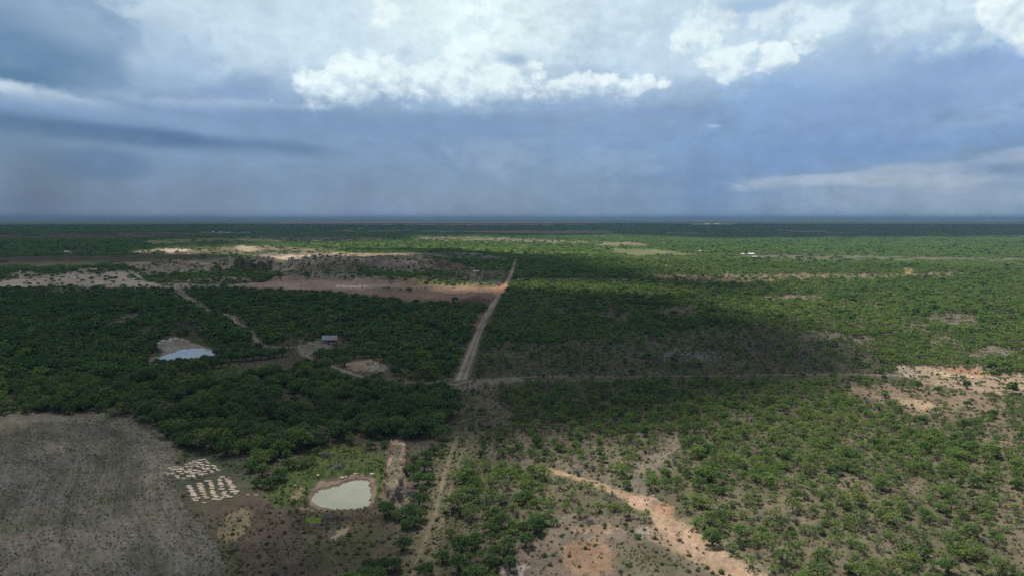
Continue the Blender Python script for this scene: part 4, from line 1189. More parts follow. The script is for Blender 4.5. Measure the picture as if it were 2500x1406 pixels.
def canopy_patch(seed, size, n, R_, H, per, leaf):
    """a stand of n crowns of different size, for woodland seen from afar"""
    r = np.random.default_rng(seed)
    C_, N_, S_ = [], [], []
    for k in range(n):
        cx, cy = r.uniform(-size / 2, size / 2, 2)
        rr, hh = R_ * r.uniform(0.6, 1.35), H * r.uniform(0.7, 1.25)
        d = r.normal(0, 1, (per, 3)); d[:, 2] = np.abs(d[:, 2]); d /= np.linalg.norm(d, axis=1)[:, None]
        p = d * np.array((rr, rr, hh * 0.62)) * r.uniform(0.75, 1.05, (per, 1)) + np.array((cx, cy, hh * 0.36))
        C_.append(p); N_.append(d + np.array((0, 0, 0.5))); S_.append(leaf * r.uniform(0.7, 1.4, per))
    return quads(np.concatenate(C_), np.concatenate(N_), np.concatenate(S_), r)


def bare_tree(seed, R_=1.9, H=2.6):
    r = np.random.default_rng(seed)
    tb = []
    for k in range(60):
        an, el_ = r.uniform(0, 6.28), r.uniform(0.35, 1.4)
        tip = np.array((math.cos(an) * math.cos(el_) * R_, math.sin(an) * math.cos(el_) * R_, math.sin(el_) * H)) * r.uniform(0.6, 1.05)
        mid = tip * 0.5 + r.normal(0, 0.14, 3)
        tb.append(tube([(0, 0, -0.05), mid, tip], [0.06, 0.04, 0.018], 3))
        for q in range(4):
            b0 = mid + (tip - mid) * r.uniform(0, .9)
            tb.append(tube([b0, b0 + r.normal(0, 0.36, 3) + np.array((0, 0, 0.12))], [0.03, 0.014], 3))
    return join(tb)


# ------------------------------------------------------------------ one object that spreads copies of the meshes it carries over its own points
def scatter_object(name, protos, pts, pid, rot, scl, mats, label):
    """protos: list of [(v, f, material index), ...]; pts (n,3); the mesh carries prototypes and loose points"""
    V, Fq, MI, PR, off = [], [], [], [], 0
    for k, parts in enumerate(protos):
        for v, f, mi in parts:
            if len(v) == 0:
                continue
            V.append(v); Fq.append(f + off); MI.append(np.full(len(f), mi)); PR.append(np.full(len(v), k)); off += len(v)
    nv = off
    v = np.concatenate(V + [pts])
    me = mesh_np(name, v, np.concatenate(Fq), mats, np.concatenate(MI))
    assert len(me.vertices) == len(v)
    kind = np.concatenate(PR + [np.full(len(pts), -1)]).astype(np.int32)
    pick = np.concatenate([np.full(nv, -1), pid]).astype(np.int32)
    rr = np.concatenate([np.zeros(nv), rot]).astype(np.float32)
    ss = np.concatenate([np.ones((nv, 3)), scl]).astype(np.float32)
    for nm, ty, arr, key in (('proto', 'INT', kind, 'value'), ('pick', 'INT', pick, 'value'), ('turn', 'FLOAT', rr, 'value'), ('size', 'FLOAT_VECTOR', ss, 'vector')):
        a = me.attributes.new(nm, ty, 'POINT')
        a.data.foreach_set(key, arr.ravel())
    ng = bpy.data.node_groups.new(name, 'GeometryNodeTree')
    ng.interface.new_socket('Geometry', in_out='INPUT', socket_type='NodeSocketGeometry')
    ng.interface.new_socket('Geometry', in_out='OUTPUT', socket_type='NodeSocketGeometry')
    N, L = ng.nodes, ng.links
    gi, go = N.new('NodeGroupInput'), N.new('NodeGroupOutput')

    def attr(nm, ty):
        nd = N.new('GeometryNodeInputNamedAttribute'); nd.data_type = ty; nd.inputs[0].default_value = nm
        return nd.outputs[0]

    def equals(s, k):
        nd = N.new('FunctionNodeCompare'); nd.data_type = 'INT'; nd.operation = 'EQUAL'
        L.new(s, nd.inputs[2]); nd.inputs[3].default_value = k
        return nd.outputs[0]

    def separate(geo, sel):
        nd = N.new('GeometryNodeSeparateGeometry'); nd.domain = 'POINT'
        L.new(geo, nd.inputs[0]); L.new(sel, nd.inputs[1])
        return nd.outputs[0]
    proto, pck = attr('proto', 'INT'), attr('pick', 'INT')
    points = separate(gi.outputs[0], equals(proto, -1))
    cx = N.new('ShaderNodeCombineXYZ'); L.new(attr('turn', 'FLOAT'), cx.inputs[2])
    joinn = N.new('GeometryNodeJoinGeometry')
    size = attr('size', 'FLOAT_VECTOR')
    for k in range(len(protos)):
        g2i = N.new('GeometryNodeGeometryToInstance')
        L.new(separate(gi.outputs[0], equals(proto, k)), g2i.inputs[0])
        iop = N.new('GeometryNodeInstanceOnPoints')
        L.new(points, iop.inputs['Points']); L.new(equals(pck, k), iop.inputs['Selection'])
        L.new(g2i.outputs[0], iop.inputs['Instance'])
        L.new(cx.outputs[0], iop.inputs['Rotation']); L.new(size, iop.inputs['Scale'])
        L.new(iop.outputs[0], joinn.inputs[0])
    L.new(joinn.outputs[0], go.inputs[0])
    o = link(name, me)
    md = o.modifiers.new('spread', 'NODES'); md.node_group = ng
    tag(o, label, kind='stuff')
    return o


def spread(d0, d1, step, jitter=0.8, pxr=(-450, 2950)):
    """jittered grid over the wedge of ground between two distances"""
    half = 1.05 * d1
    xs = np.arange(-half, half, step)
    ys = np.arange(max(60.0, d0 * 0.7), d1, step)
    gx, gy = np.meshgrid(xs, ys)
    gx = gx.ravel() + rng.uniform(-.5, .5, gx.size) * step * jitter
    gy = gy.ravel() + rng.uniform(-.5, .5, gy.size) * step * jitter
    D = np.hypot(gx, gy)
    px, py = project(gx, gy)
    ok = (D >= d0) & (D < d1) & (px > pxr[0]) & (px < pxr[1]) & (py < 1500)
    return gx[ok], gy[ok], px[ok], py[ok]


def tree_share(px, py, D, hm):
    """share of ground that carries trees; a clearing stays open on its near side by the height of the trees there"""
    hp = hm * F_PX / np.maximum(D, 1)
    a = samp(TREE, px, py, 0.5)
    return np.minimum(a, np.minimum(samp(TREE, px, py - 0.45 * hp, 0.5), samp(TREE, px, py - 0.85 * hp, 0.5)))


# hand-placed foreground trees (photo position of the base, crown radius in m, round?)
HAND = [(1368, 1192, 2.3, 0), (1436, 1202, 2.4, 0), (1490, 1232, 3.0, 0), (1396, 1220, 1.9, 0), (1470, 1196, 1.2, 0), (1530, 1192, 2.0, 1), (1572, 1270, 2.1, 0), (1536, 1262, 2.2, 0), (1415, 1262, 2.0, 0),
        (1455, 1250, 1.9, 0), (1276, 1206, 2.2, 0), (1250, 1172, 2.4, 0), (1290, 1250, 1.8, 0), (1262, 1262, 2.2, 1), (1588, 1196, 2.4, 0), (1625, 1190, 2.2, 0), (1548, 1108, 2.2, 0), (1578, 1104, 2.0, 0), (1600, 1098, 2.1, 0),
        (1310, 1120, 2.0, 0), (1348, 1120, 1.8, 0), (1676, 1250, 1.9, 0), (1700, 1290, 2.2, 0), (1740, 1330, 2.8, 1), (1765, 1300, 2.2, 0), (1830, 1386, 2.2, 0), (1790, 1350, 2.2, 0), (1850, 1360, 2.0, 0), (1655, 1210, 1.8, 0),
        (1480, 1120, 1.5, 0), (1420, 1130, 1.4, 0), (1395, 1140, 1.3, 0), (1515, 1168, 1.3, 0), (1425, 1295, 0.9, 0),
        (1352, 1282, 1.6, 0), (1310, 1300, 2.6, 1), (1285, 1332, 2.4, 1), (1240, 1345, 2.8, 1), (1200, 1300, 2.8, 1), (1160, 1340, 3.0, 1), (1225, 1290, 2.6, 1), (1150, 1280, 2.4, 0), (1190, 1250, 2.8, 0), (1230, 1240, 2.8, 0),
        (1130, 1210, 2.4, 0), (1165, 1196, 2.6, 0), (1200, 1190, 2.8, 0), (1230, 1205, 2.6, 0), (1112, 1182, 2.2, 0), (1158, 1150, 2.2, 0), (1190, 1150, 2.4, 0), (1225, 1148, 2.2, 0), (1264, 1140, 2.2, 0), (1198, 1390, 3.0, 1), (1245, 1390, 2.4, 1), (1120, 1395, 2.8, 1), (1160, 1420, 3.0, 1), (1285, 1210, 2.2, 0), (1310, 1240, 2.0, 0), (1320, 1205, 1.6, 0),
        (1012, 1130, 2.2, 1), (1040, 1120, 2.6, 1), (1060, 1108, 2.0, 1), (1008, 1160, 2.8, 1), (1036, 1150, 2.8, 1), (1020, 1184, 2.6, 1), (1046, 1180, 2.6, 1), (1032, 1206, 2.2, 1), (1024, 1236, 2.6, 1), (1004, 1262, 3.0, 1),
        (975, 1268, 2.6, 1), (948, 1262, 2.6, 1), (1026, 1268, 2.6, 1), (1012, 1286, 2.6, 1), (936, 1248, 1.8, 1), (990, 1290, 2.2, 1), (985, 1344, 2.3, 1), (930, 1398, 2.8, 1), (900, 1400, 2.2, 1), (965, 1392, 2.6, 1), (1080, 1372, 2.4, 1), (1040, 1410, 2.8, 1), (1100, 1310, 1.7, 0), (1068, 1312, 1.3, 0), (890, 1420, 2.4, 1),
        (704, 1144, 2.8, 1), (735, 1138, 2.9, 0), (764, 1132, 2.4, 0), (660, 1190, 2.8, 1), (628, 1190, 2.4, 1), (684, 1172, 2.4, 1), (700, 1120, 2.4, 1), (776, 1110, 1.8, 1), (905, 1096, 2.2, 1), (938, 1092, 1.8, 1), (640, 1160, 3.0, 1), (612, 1150, 2.8, 1),
        (1180, 1080, 1.8, 1), (1130, 1088, 1.6, 0), (1240, 1106, 1.6, 0), (1192, 1050, 2.0, 1), (1168, 960, 2.6, 1), (1155, 962, 2.0, 1), (1176, 1010, 1.8, 1), (2240, 950, 2.6, 1), (2340, 936, 4.6, 0), (2360, 948, 2.6, 1), (2290, 960, 2.6, 1), (2440, 935, 2.6, 0), (2470, 960, 3.8, 1), (2395, 940, 2.0, 0), (2180, 940, 1.8, 0), (2420, 910, 3.4, 1), (2260, 930, 2.2, 0)]


def not_blocked(px, py):
    """keep trees and shrubs off the water, the stone yard and the building"""
    b = np.zeros(len(px), bool)
    for poly in ([(392, 1150), (500, 1108), (560, 1150), (640, 1200), (640, 1230), (470, 1250), (440, 1190)],
                 [(755, 1245), (755, 1175), (925, 1150), (925, 1245)], [(365, 888), (370, 870), (440, 845), (530, 842), (530, 872), (500, 884)], [(770, 850), (770, 826), (835, 826), (835, 852)]):
        b |= inside(poly, px, py)
    return ~b


cand = []          # near trees: x, y, radius scale, round?, px, py
for hx_, hy_, rr, rd in HAND:
    gx, gy = ground_at(hx_, hy_)
    cand.append((float(gx), float(gy), rr / 2.4 * 0.9, rd, hx_, hy_))
gx, gy, px, py = spread(140, 640, 2.85)
dens = tree_share(px, py, np.hypot(gx, gy), 3.0) * np.where(px > 1200, 0.95, 0.9)
big = samp(BIG, px, py, 1.0)
dk = samp(DARKT, px, py, 0.0)
ok = (rng.random(len(gx)) < dens * np.where(px > 1150, 0.90, 0.37)) & not_blocked(px, py)
ha = np.array([(c[0], c[1], c[2]) for c in cand])
near_h = np.zeros(len(gx), bool)
for hx_, hy_, s_ in ha:
    near_h |= np.hypot(gx - hx_, gy - hy_) < 2.2 * s_ + 1.2
for poly in ([(1330, 1110), (1450, 1150), (1660, 1230), (1760, 1350), (1700, 1420), (1280, 1420), (1360, 1250)],):
    near_h |= inside(poly, px, py) & (rng.random(len(gx)) < 0.80)
ok &= ~near_h
gx, gy, px, py, big, dk = gx[ok], gy[ok], px[ok], py[ok], big[ok], dk[ok]
sc_ = np.clip(rng.lognormal(-0.22, 0.34, len(gx)), 0.32, 1.4) * big * np.where(px > 1150, 0.69, 1.06)
rd_ = rng.random(len(gx)) < np.where(dk > 0.02, dk, 0.12)
for a in range(len(gx)):
    cand.append((gx[a], gy[a], sc_[a], int(rd_[a]), px[a], py[a]))
CA = np.array(cand)
depth = CA[:, 1] * CP + CAM_H * SP
vis = (CA[:, 4] > 5) & (CA[:, 4] < 2495) & (CA[:, 5] < 1412)
rank = np.where(vis, CA[:, 2] / depth, 0)
order = np.argsort(-rank)
N_IND = 300
ind, rest = order[:N_IND], order[N_IND:]

MESQ = [mesquite(100 + k, R_=2.2 + 0.25 * (k % 3), H=3.7 + 0.45 * (k % 4), flat=0.40 + 0.08 * (k % 4), clumps=16 + 3 * (k % 5), leaf=0.165, per=[70, 52, 60, 34][k % 4]) for k in range(10)]
OAKS = [oak(200 + k, R_=2.3 + 0.2 * (k % 3), H=3.9 + 0.5 * (k % 3), clumps=26 + 4 * (k % 3), leaf=0.19, per=56) for k in range(6)]
SHRB = [shrub(300 + k) for k in range(4)]


def ordinal(n):
    w = {1: 'nearest', 2: 'second nearest', 3: 'third nearest', 4: 'fourth nearest', 5: 'fifth nearest', 6: 'sixth nearest', 7: 'seventh nearest', 8: 'eighth nearest', 9: 'ninth nearest', 10: 'tenth nearest'}
    if n in w:
        return w[n]
    s = 'th' if 10 <= n % 100 <= 20 else {1: 'st', 2: 'nd', 3: 'rd'}.get(n % 10, 'th')
    return '%d%s nearest' % (n, s)


LAND = [('the near muddy pond', 835, 1205), ('the earth embankment', 968, 1150), ('the blocks of quarried stone', 500, 1180), ('the fork of the sandy track', 1575, 1215),
        ('the far end of the sandy track', 1322, 1142), ('the red bare patch', 1440, 1355), ('the sandy track\'s bottom end', 1800, 1400), ('the grassy lane\'s bottom end', 1020, 1400),
        ('the grey side path\'s far end', 1642, 1070), ('the bottom right corner', 2490, 1400), ('the dirt road junction', 1125, 935), ('the ploughed field\'s outer bend', 430, 1100),
        ('the sandy wash', 2330, 925), ('the grassy lane\'s top', 1150, 1090), ('the straw patch', 575, 1280), ('the pale stony patch', 1255, 1388), ('the far blue pond', 450, 865),
        ('the brown clearing below the wash', 2235, 985), ('the bottom edge below the wash', 2250, 1400), ('the bottom edge right of the track', 2020, 1400), ('the right edge, low down', 2495, 1230)]
LX, LY = ground_at([l[1] for l in LAND], [l[2] for l in LAND])
_counts = {}


def label_by_landmarks(items, noun):
    """items: (x, y, description); returns labels that rank each against the closest landmark"""
    xy = np.array([(i[0], i[1]) for i in items])
    d = np.hypot(xy[:, 0][:, None] - LX[None], xy[:, 1][:, None] - LY[None])
    best = d.argmin(1)
    labs = [None] * len(items)
    for l in range(len(LAND)):
        kinds = {}
        for i in np.where(best == l)[0]:
            kinds.setdefault(items[i][2], []).append(i)
        for desc, ids in kinds.items():
            # rank among every item with this look in the scene, by distance to the landmark
            same = [j for j in range(len(items)) if items[j][2] == desc]
            srt = sorted(same, key=lambda j: d[j, l])
            for i in ids:
                labs[i] = '%s %s, %s to %s' % (desc, noun, ordinal(srt.index(i) + 1), LAND[l][0])
    return labs


items, spec = [], []
HUES = list(LEAF_HUE)
for i in ind:
    x, y, s, rd, px_, py_ = CA[i]
    hn = float(fbm(np.array([x / 60.0]), np.array([y / 60.0]), 81, 3)[0]) + random.uniform(-0.25, 0.25)
    if rd > 0.5:
        hue = 'dark green' if hn < 0.12 else 'mid-green'
    else:
        hue = 'yellow-green' if hn > 0.13 else ('mid-green' if hn > -0.05 else ('grey-green' if hn > -0.16 else 'dark green'))
    size = 'large' if s > 1.0 else ('small' if s < 0.66 else '')
    form = 'round-crowned' if rd > 0.5 else 'open-crowned'
    items.append((x, y, ' '.join(w for w in (size, hue, form) if w)))
    spec.append((x, y, s, int(rd), hue))
labs = label_by_landmarks(items, 'mesquite')
proto_me = {}


def tree_mesh(rd, k, hue):
    key = (rd, k, hue)
    if key not in proto_me:
        (lv, lf), (tv, tf) = (OAKS if rd else MESQ)[k]
        proto_me[key] = (mesh_np('crown', lv, lf, [LEAF_HUE[hue]]), mesh_np('trunk', tv, tf, [BARK], smooth=True))
    return proto_me[key]


for (x, y, s, rd, hue), lab in zip(spec, labs):
    k = random.randrange(len(OAKS) if rd else len(MESQ))
    cme, tme = tree_mesh(rd, k, hue)
    t = empty('mesquite_tree', (x, y, float(height(x, y))), random.uniform(0, 6.28))
    t.scale = (s * random.uniform(0.9, 1.1), s * random.uniform(0.9, 1.1), s * random.uniform(0.85, 1.12))
    tag(t, lab, 'tree', 'mesquite trees of the near brush')
    link('trunk', tme, t)
    link('crown', cme, t)

# ---- the woodland: everything else that nobody could count
pts, pid, rot, scl = [], [], [], []
prot = []
near_m = [[(m_[0][0], m_[0][1], 0), (m_[1][0], m_[1][1], 2)] for m_ in MESQ[:8]]
near_o = [[(m_[0][0], m_[0][1], 1), (m_[1][0], m_[1][1], 2)] for m_ in OAKS[:5]]
mid_m = [mesquite(400 + k, clumps=12, per=20, leaf=0.42, limbs=True, fine=False, sides=3) for k in range(4)]
mid_o = [oak(420 + k, clumps=14, per=20, leaf=0.50, fine=False) for k in range(3)]
prot += near_m + near_o
prot += [[(m_[0][0], m_[0][1], 0), (m_[1][0], m_[1][1], 2)] for m_ in mid_m] + [[(m_[0][0], m_[0][1], 1), (m_[1][0], m_[1][1], 2)] for m_ in mid_o]
i_nm, i_no, i_mm, i_mo = 0, 8, 13, 17
i_c = len(prot)
for k in range(3):
    v, f = canopy_patch(500 + k, 21.0, 13, 2.1, 3.3, 34, 0.62); prot.append([(v, f, 0)])
for k in range(2):
    v, f = canopy_patch(510 + k, 21.0, 17, 2.2, 3.6, 32, 0.7); prot.append([(v, f, 1)])
i_b = len(prot)
for k in range(2):
    v, f = bare_tree(560 + k); prot.append([(v, f, 3)])
i_f = len(prot)
for k in range(3):
    v, f = canopy_patch(520 + k, 66.0, 90, 4.0, 4.0, 9, 2.4); prot.append([(v, f, k % 2)])

R_ = CA[rest]
R_ = R_[R_[:, 5] < 1500]
pts.append(np.stack([R_[:, 0], R_[:, 1], height(R_[:, 0], R_[:, 1])], 1))
rnd = R_[:, 3] > 0.5
fine = np.hypot(R_[:, 0], R_[:, 1]) < 430
pid.append(np.where(fine, np.where(rnd, i_no + rng.integers(0, 5, len(R_)), i_nm + rng.integers(0, 8, len(R_))), np.where(rnd, i_mo + rng.integers(0, 3, len(R_)), i_mm + rng.integers(0, 4, len(R_)))))
pid[-1] = np.where(rng.random(len(R_)) < np.where(R_[:, 4] > 1150, 0.10, 0.03), i_b + rng.integers(0, 2, len(R_)), pid[-1])
rot.append(rng.uniform(0, 6.28, len(R_)))
s3 = R_[:, 2:3] * rng.uniform(0.88, 1.12, (len(R_), 3)) * np.where(rng.random((len(R_), 1)) < 0.04, 1.45, 1.0); scl.append(s3)

# tall belt of trees at the far pond
BELT = [(385, 893), (400, 896), (418, 895), (436, 893), (452, 890), (468, 892), (484, 890), (500, 888), (515, 890), (530, 885), (548, 884), (565, 882), (582, 882), (600, 880), (618, 879), (636, 877), (655, 876), (440, 902), (460, 903), (480, 903), (500, 902), (520, 898), (540, 896), (420, 903), (530, 868), (545, 870), (560, 872), (575, 868), (600, 868), (625, 866), (650, 868), (545, 858), (570, 856), (600, 854), (630, 858), (670, 872), (690, 870), (350, 893), (330, 894)]
bx, by = ground_at([b[0] for b in BELT], [b[1] for b in BELT])
pts.append(np.stack([bx, by, height(bx, by)], 1)); n = len(bx)
pid.append(i_no + rng.integers(0, 5, n)); rot.append(rng.uniform(0, 6.28, n)); scl.append(np.where(bx < -200, 0.8, 1.0)[:, None] * rng.uniform(1.2, 1.6, (n, 1)) * np.ones((1, 3)))

gx, gy, px, py = spread(640, 1500, 4.1)
dens = tree_share(px, py, np.hypot(gx, gy), 3.2)
ok = (rng.random(len(gx)) < dens * np.where(px > 1240, 0.60, 0.55)) & not_blocked(px, py)
gx, gy, px, py = gx[ok], gy[ok], px[ok], py[ok]
n = len(gx); print('mid trees', n)
rnd = rng.random(n) < np.maximum(samp(DARKT, px, py, 0.1), 0.12)
pts.append(np.stack([gx, gy, height(gx, gy)], 1)); pid.append(np.where(rnd, i_mo + rng.integers(0, 3, n), i_mm + rng.integers(0, 4, n)))
rot.append(rng.uniform(0, 6.28, n)); scl.append(np.clip(rng.lognormal(-0.12, 0.32, (n, 1)), 0.4, 1.7) * np.ones((1, 3)) * np.array((1, 1, 0.9)))

gx, gy, px, py = spread(1500, 4200, 19.0)
dens = tree_share(px, py, np.hypot(gx, gy), 2.5)
ok = rng.random(len(gx)) < dens * 1.05
gx, gy, px, py = gx[ok], gy[ok], px[ok], py[ok]
n = len(gx); print('patches', n)
pts.append(np.stack([gx, gy, height(gx, gy)], 1)); rnd = rng.random(n) < np.maximum(samp(DARKT, px, py, 0.1), 0.12)
pid.append(np.where(rnd, i_c + 3 + rng.integers(0, 2, n), i_c + rng.integers(0, 3, n))); rot.append(rng.integers(0, 4, n) * math.pi / 2 + rng.uniform(-.3, .3, n))
zz = rng.uniform(0.7, 1.3, n); scl.append(np.stack([rng.uniform(.85, 1.15, n), rng.uniform(.85, 1.15, n), zz], 1))

gx, gy, px, py = spread(1400, 3400, 38.0)
clm = fbm(gx / 160, gy / 160, 88, 3)
ok = (rng.random(len(gx)) < np.clip(0.35 + clm * 2.0, 0, 0.9)) & (samp(TREE, px, py, 0.5) > 0.12)
gx, gy, px, py = gx[ok], gy[ok], px[ok], py[ok]
n = len(gx); print('far dark trees', n)
pts.append(np.stack([gx, gy, height(gx, gy)], 1)); pid.append(i_mo + rng.integers(0, 3, n)); rot.append(rng.uniform(0, 6.28, n)); scl.append(rng.uniform(1.1, 2.0, (n, 1)) * np.array([[1, 1, 0.85]]))
gx, gy, px, py = spread(4200, 9500, 62.0)
dens = samp(TREE, px, py, 0.5)
ok = rng.random(len(gx)) < dens * 1.0
gx, gy, px, py = gx[ok], gy[ok], px[ok], py[ok]
n = len(gx); print('far patches', n)
pts.append(np.stack([gx, gy, height(gx, gy)], 1)); pid.append(i_f + rng.integers(0, 3, n)); rot.append(rng.uniform(0, 6.28, n))
zz = rng.uniform(0.7, 1.5, n); scl.append(np.stack([rng.uniform(.85, 1.2, n), rng.uniform(.85, 1.2, n), zz], 1))
scatter_object('brush_woodland', prot, np.concatenate(pts), np.concatenate(pid), np.concatenate(rot), np.concatenate(scl), [LEAF_STUFF, LEAF_DARK, BARK, TWIG],
               'endless green mesquite brush covering the plain to the horizon')

# ------------------------------------------------------------------ shrubs
sh = []
for poly, cnt in (([(1230, 1380), (1340, 1290), (1500, 1260), (1640, 1290), (1780, 1400)], 16), ([(1080, 1070), (1180, 1000), (1240, 1060), (1110, 1220), (1060, 1290)], 12), ([(600, 1260), (900, 1260), (880, 1400), (620, 1400)], 6),
                  ([(1300, 1090), (1600, 1080), (1560, 1180), (1340, 1150)], 16), ([(2100, 960), (2440, 960), (2440, 1010), (2200, 1010)], 12)):
    xs, ys = [p[0] for p in poly], [p[1] for p in poly]
    k = 0
    while k < cnt:
        a, b = random.uniform(min(xs), max(xs)), random.uniform(min(ys), max(ys))
        if inside(poly, np.array([a]), np.array([b]))[0]:
            sh.append((a, b)); k += 1
sme = [(mesh_np('foliage', a[0], a[1], [LEAF_HUE['dark green']]), mesh_np('stem', b[0], b[1], [BARK])) for a, b in SHRB]
gx, gy = ground_at([s[0] for s in sh], [s[1] for s in sh])
lb = label_by_landmarks([(gx[i], gy[i], 'low dark green') for i in range(len(sh))], 'shrub')
for i in range(len(sh)):
    f_, t_ = sme[i % 4]
    o = empty('shrub', (gx[i], gy[i], float(height(gx[i], gy[i]))), random.uniform(0, 6.28))
    s = random.uniform(0.8, 1.5); o.scale = (s, s, s * random.uniform(0.8, 1.2))
    tag(o, lb[i], 'shrub', 'low shrubs on the open ground')
    link('foliage', f_, o); link('stem', t_, o)

gx, gy, px, py = spread(140, 1100, 3.0)
dens = (0.35 + 0.5 * np.clip(fbm(gx / 30, gy / 30, 66, 3) * 3 + 0.3, 0, 1)) * np.clip(samp(VEG, px, py, 0.5) * 1.3, 0, 1)
ok = (rng.random(len(gx)) < dens) & not_blocked(px, py)
gx, gy, px, py = gx[ok], gy[ok], px[ok], py[ok]; n = len(gx); print('low brush', n)
scatter_object('undergrowth', [[(a[0], a[1], 0), (b[0], b[1], 1)] for a, b in SHRB], np.stack([gx, gy, height(gx, gy)], 1), rng.integers(0, 4, n), rng.uniform(0, 6.28, n),
               rng.uniform(0.4, 1.25, (n, 1)) * np.ones((1, 3)), [leaf_material('undergrowth_leaf', [(0.040, 0.058, 0.026), (0.060, 0.082, 0.032), (0.080, 0.076, 0.055), (0.085, 0.075, 0.062), (0.06, 0.052, 0.046)], 0.2, tile=0.02), BARK],
               'low undergrowth scattered over the open soil')


def tuft(seed, n=26, R_=0.32, H=0.34):
    r = np.random.default_rng(seed)
    an = r.uniform(0, 6.28, n); rr = R_ * np.sqrt(r.random(n))
    p = np.stack([rr * np.cos(an), rr * np.sin(an), H * r.uniform(0.2, 0.9, n)], 1)
    return quads(p, np.stack([np.cos(an), np.sin(an), np.full(n, 0.7)], 1), 0.11 * r.uniform(.7, 1.5, n), r)


gx, gy, px, py = spread(120, 360, 1.0, 0.95)
fmk = samp(FMASK, px, py, 0.0); vg = samp(VEG, px, py, 0.3)
clump = np.clip(fbm(gx / 7, gy / 7, 67, 3) * 4 + 0.45, 0, 1)
p_ = np.where(fmk > 0.5, 0.15 + 0.42 * clump, np.clip(vg * 0.9, 0.04, 1) * (0.2 + 0.65 * clump))
ok = (rng.random(len(gx)) < p_) & not_blocked(px, py)
gx, gy, px, py, fmk, vg = gx[ok], gy[ok], px[ok], py[ok], fmk[ok], vg[ok]; n = len(gx); print('tufts', n)
scatter_object('weed_tufts', [[(*tuft(600 + k), 0)] for k in range(4)], np.stack([gx, gy, height(gx, gy)], 1), rng.integers(0, 4, n), rng.uniform(0, 6.28, n),
               (np.where(fmk > 0.5, 0.72, 1.0) * rng.uniform(0.5, 1.5, n))[:, None] * np.ones((1, 3)), [leaf_material('weed_leaf', [(0.035, 0.045, 0.024), (0.050, 0.066, 0.026), (0.075, 0.092, 0.034), (0.11, 0.10, 0.06), (0.14, 0.115, 0.075)], 0.25, tile=0.03)],
               'small weeds and grass tufts on the ploughed field and banks')

# ------------------------------------------------------------------ quarried stone
def block_mesh(seed, sx, sy, sz, mat):
    import bmesh
    r = random.Random(seed)
    bm = bmesh.new()
    bmesh.ops.create_cube(bm, size=1.0)
    bmesh.ops.subdivide_edges(bm, edges=bm.edges[:], cuts=1, use_grid_fill=True)
    for v in bm.verts:
        c = v.co
        c.x *= sx; c.y *= sy; c.z *= sz
        taper = 1.0 - 0.28 * r.random() * (abs(c.x) / (sx * .5))
        c.y *= taper
        c.x += r.uniform(-.09, .09) * sx; c.y += r.uniform(-.12, .12) * sy; c.z += r.uniform(-.10, .10) * sz
        c.z += sz * 0.5
    bmesh.ops.bevel(bm, geom=bm.edges[:], offset=min(sx, sy, sz) * 0.05, segments=1, affect='EDGES')
    me = bpy.data.meshes.new('stone_block')
    bm.to_mesh(me); bm.free()
    me.materials.append(mat)
    return me


STONE = plain_material('cream_limestone', (0.31, 0.245, 0.175), (0.43, 0.345, 0.255), 1.6, 0.85, 5.0, 0.05, rnd=0.25)
STONEY = plain_material('yellow_limestone', (0.36, 0.265, 0.13), (0.44, 0.34, 0.19), 1.6, 0.85, 5.0, 0.05, rnd=0.2)
STONEP = plain_material('pink_limestone', (0.34, 0.22, 0.155), (0.42, 0.30, 0.225), 1.6, 0.85, 5.0, 0.05, rnd=0.2)
BLK = [block_mesh(k, 1.7 + .35 * (k % 3), 0.98 + .15 * (k % 2), 1.1 + .12 * (k % 4), STONE) for k in range(7)]
SLB = {h: [block_mesh(40 + k, 1.5 + .25 * (k % 3), 0.62, 0.30 + .05 * (k % 3), m_) for k in range(5)] for h, m_ in (('cream', STONE), ('yellow', STONEY), ('pinkish', STONEP))}
S5 = 300 / 2481.0
PILE = [(980, 190), (905, 212), (1025, 235), (795, 240), (850, 268), (910, 260), (1060, 270), (620, 292), (700, 282), (775, 278), (700, 312), (930, 305), (800, 322), (1055, 322), (1160, 312), (1190, 338),
        (400, 352), (480, 347), (540, 358), (625, 348), (720, 358), (850, 350), (940, 352), (1060, 370), (1200, 375), (300, 387), (420, 407), (510, 392), (600, 405), (690, 395), (800, 415), (980, 392), (1050, 405), (1260, 415),
        (1130, 435), (200, 467), (340, 432), (480, 445), (350, 495), (530, 485), (630, 458), (690, 440), (740, 478), (830, 470), (920, 458), (990, 445), (250, 500), (430, 525), (640, 515), (450, 560), (570, 568), (680, 560),
        (770, 550), (920, 505), (1020, 485), (740, 512), (1150, 465), (880, 425)]
ROWS = [[(670, 705), (690, 735), (705, 760), (715, 787), (735, 815), (745, 847), (770, 877), (770, 912), (755, 965), (850, 952), (810, 1002)],
        [(890, 665), (905, 710), (905, 737), (925, 762), (940, 790), (950, 828), (975, 877), (990, 920), (1040, 947)],
        [(1060, 615), (1110, 642), (1120, 668), (1130, 693), (1140, 722), (1140, 760), (1140, 800), (1160, 830), (1160, 860), (1190, 902), (1230, 932), (1180, 977), (1290, 978)],
        [(1285, 572), (1300, 602), (1300, 635), (1310, 663), (1320, 688), (1330, 722), (1340, 772), (1390, 830), (1380, 872), (1420, 907), (1350, 942), (1490, 935)],
        [(1355, 525), (1430, 570), (1470, 605), (1490, 632), (1490, 658), (1520, 692), (1560, 735), (1540, 782), (1600, 832), (1610, 862)]]


def stone(me, cx, cy, lab, group, rz, rx=0.0, s=1.0, lift=0.0):
    x, y = ground_at(380 + cx * S5, 1100 + cy * S5)
    o = link('stone_block', me)
    o.location = (float(x), float(y), float(height(x, y)) - 0.06 + lift)
    o.rotation_euler = (rx, random.uniform(-.06, .06), rz)
    o.scale = (s, s, s)
    tag(o, lab, 'stone block', group)
    return o


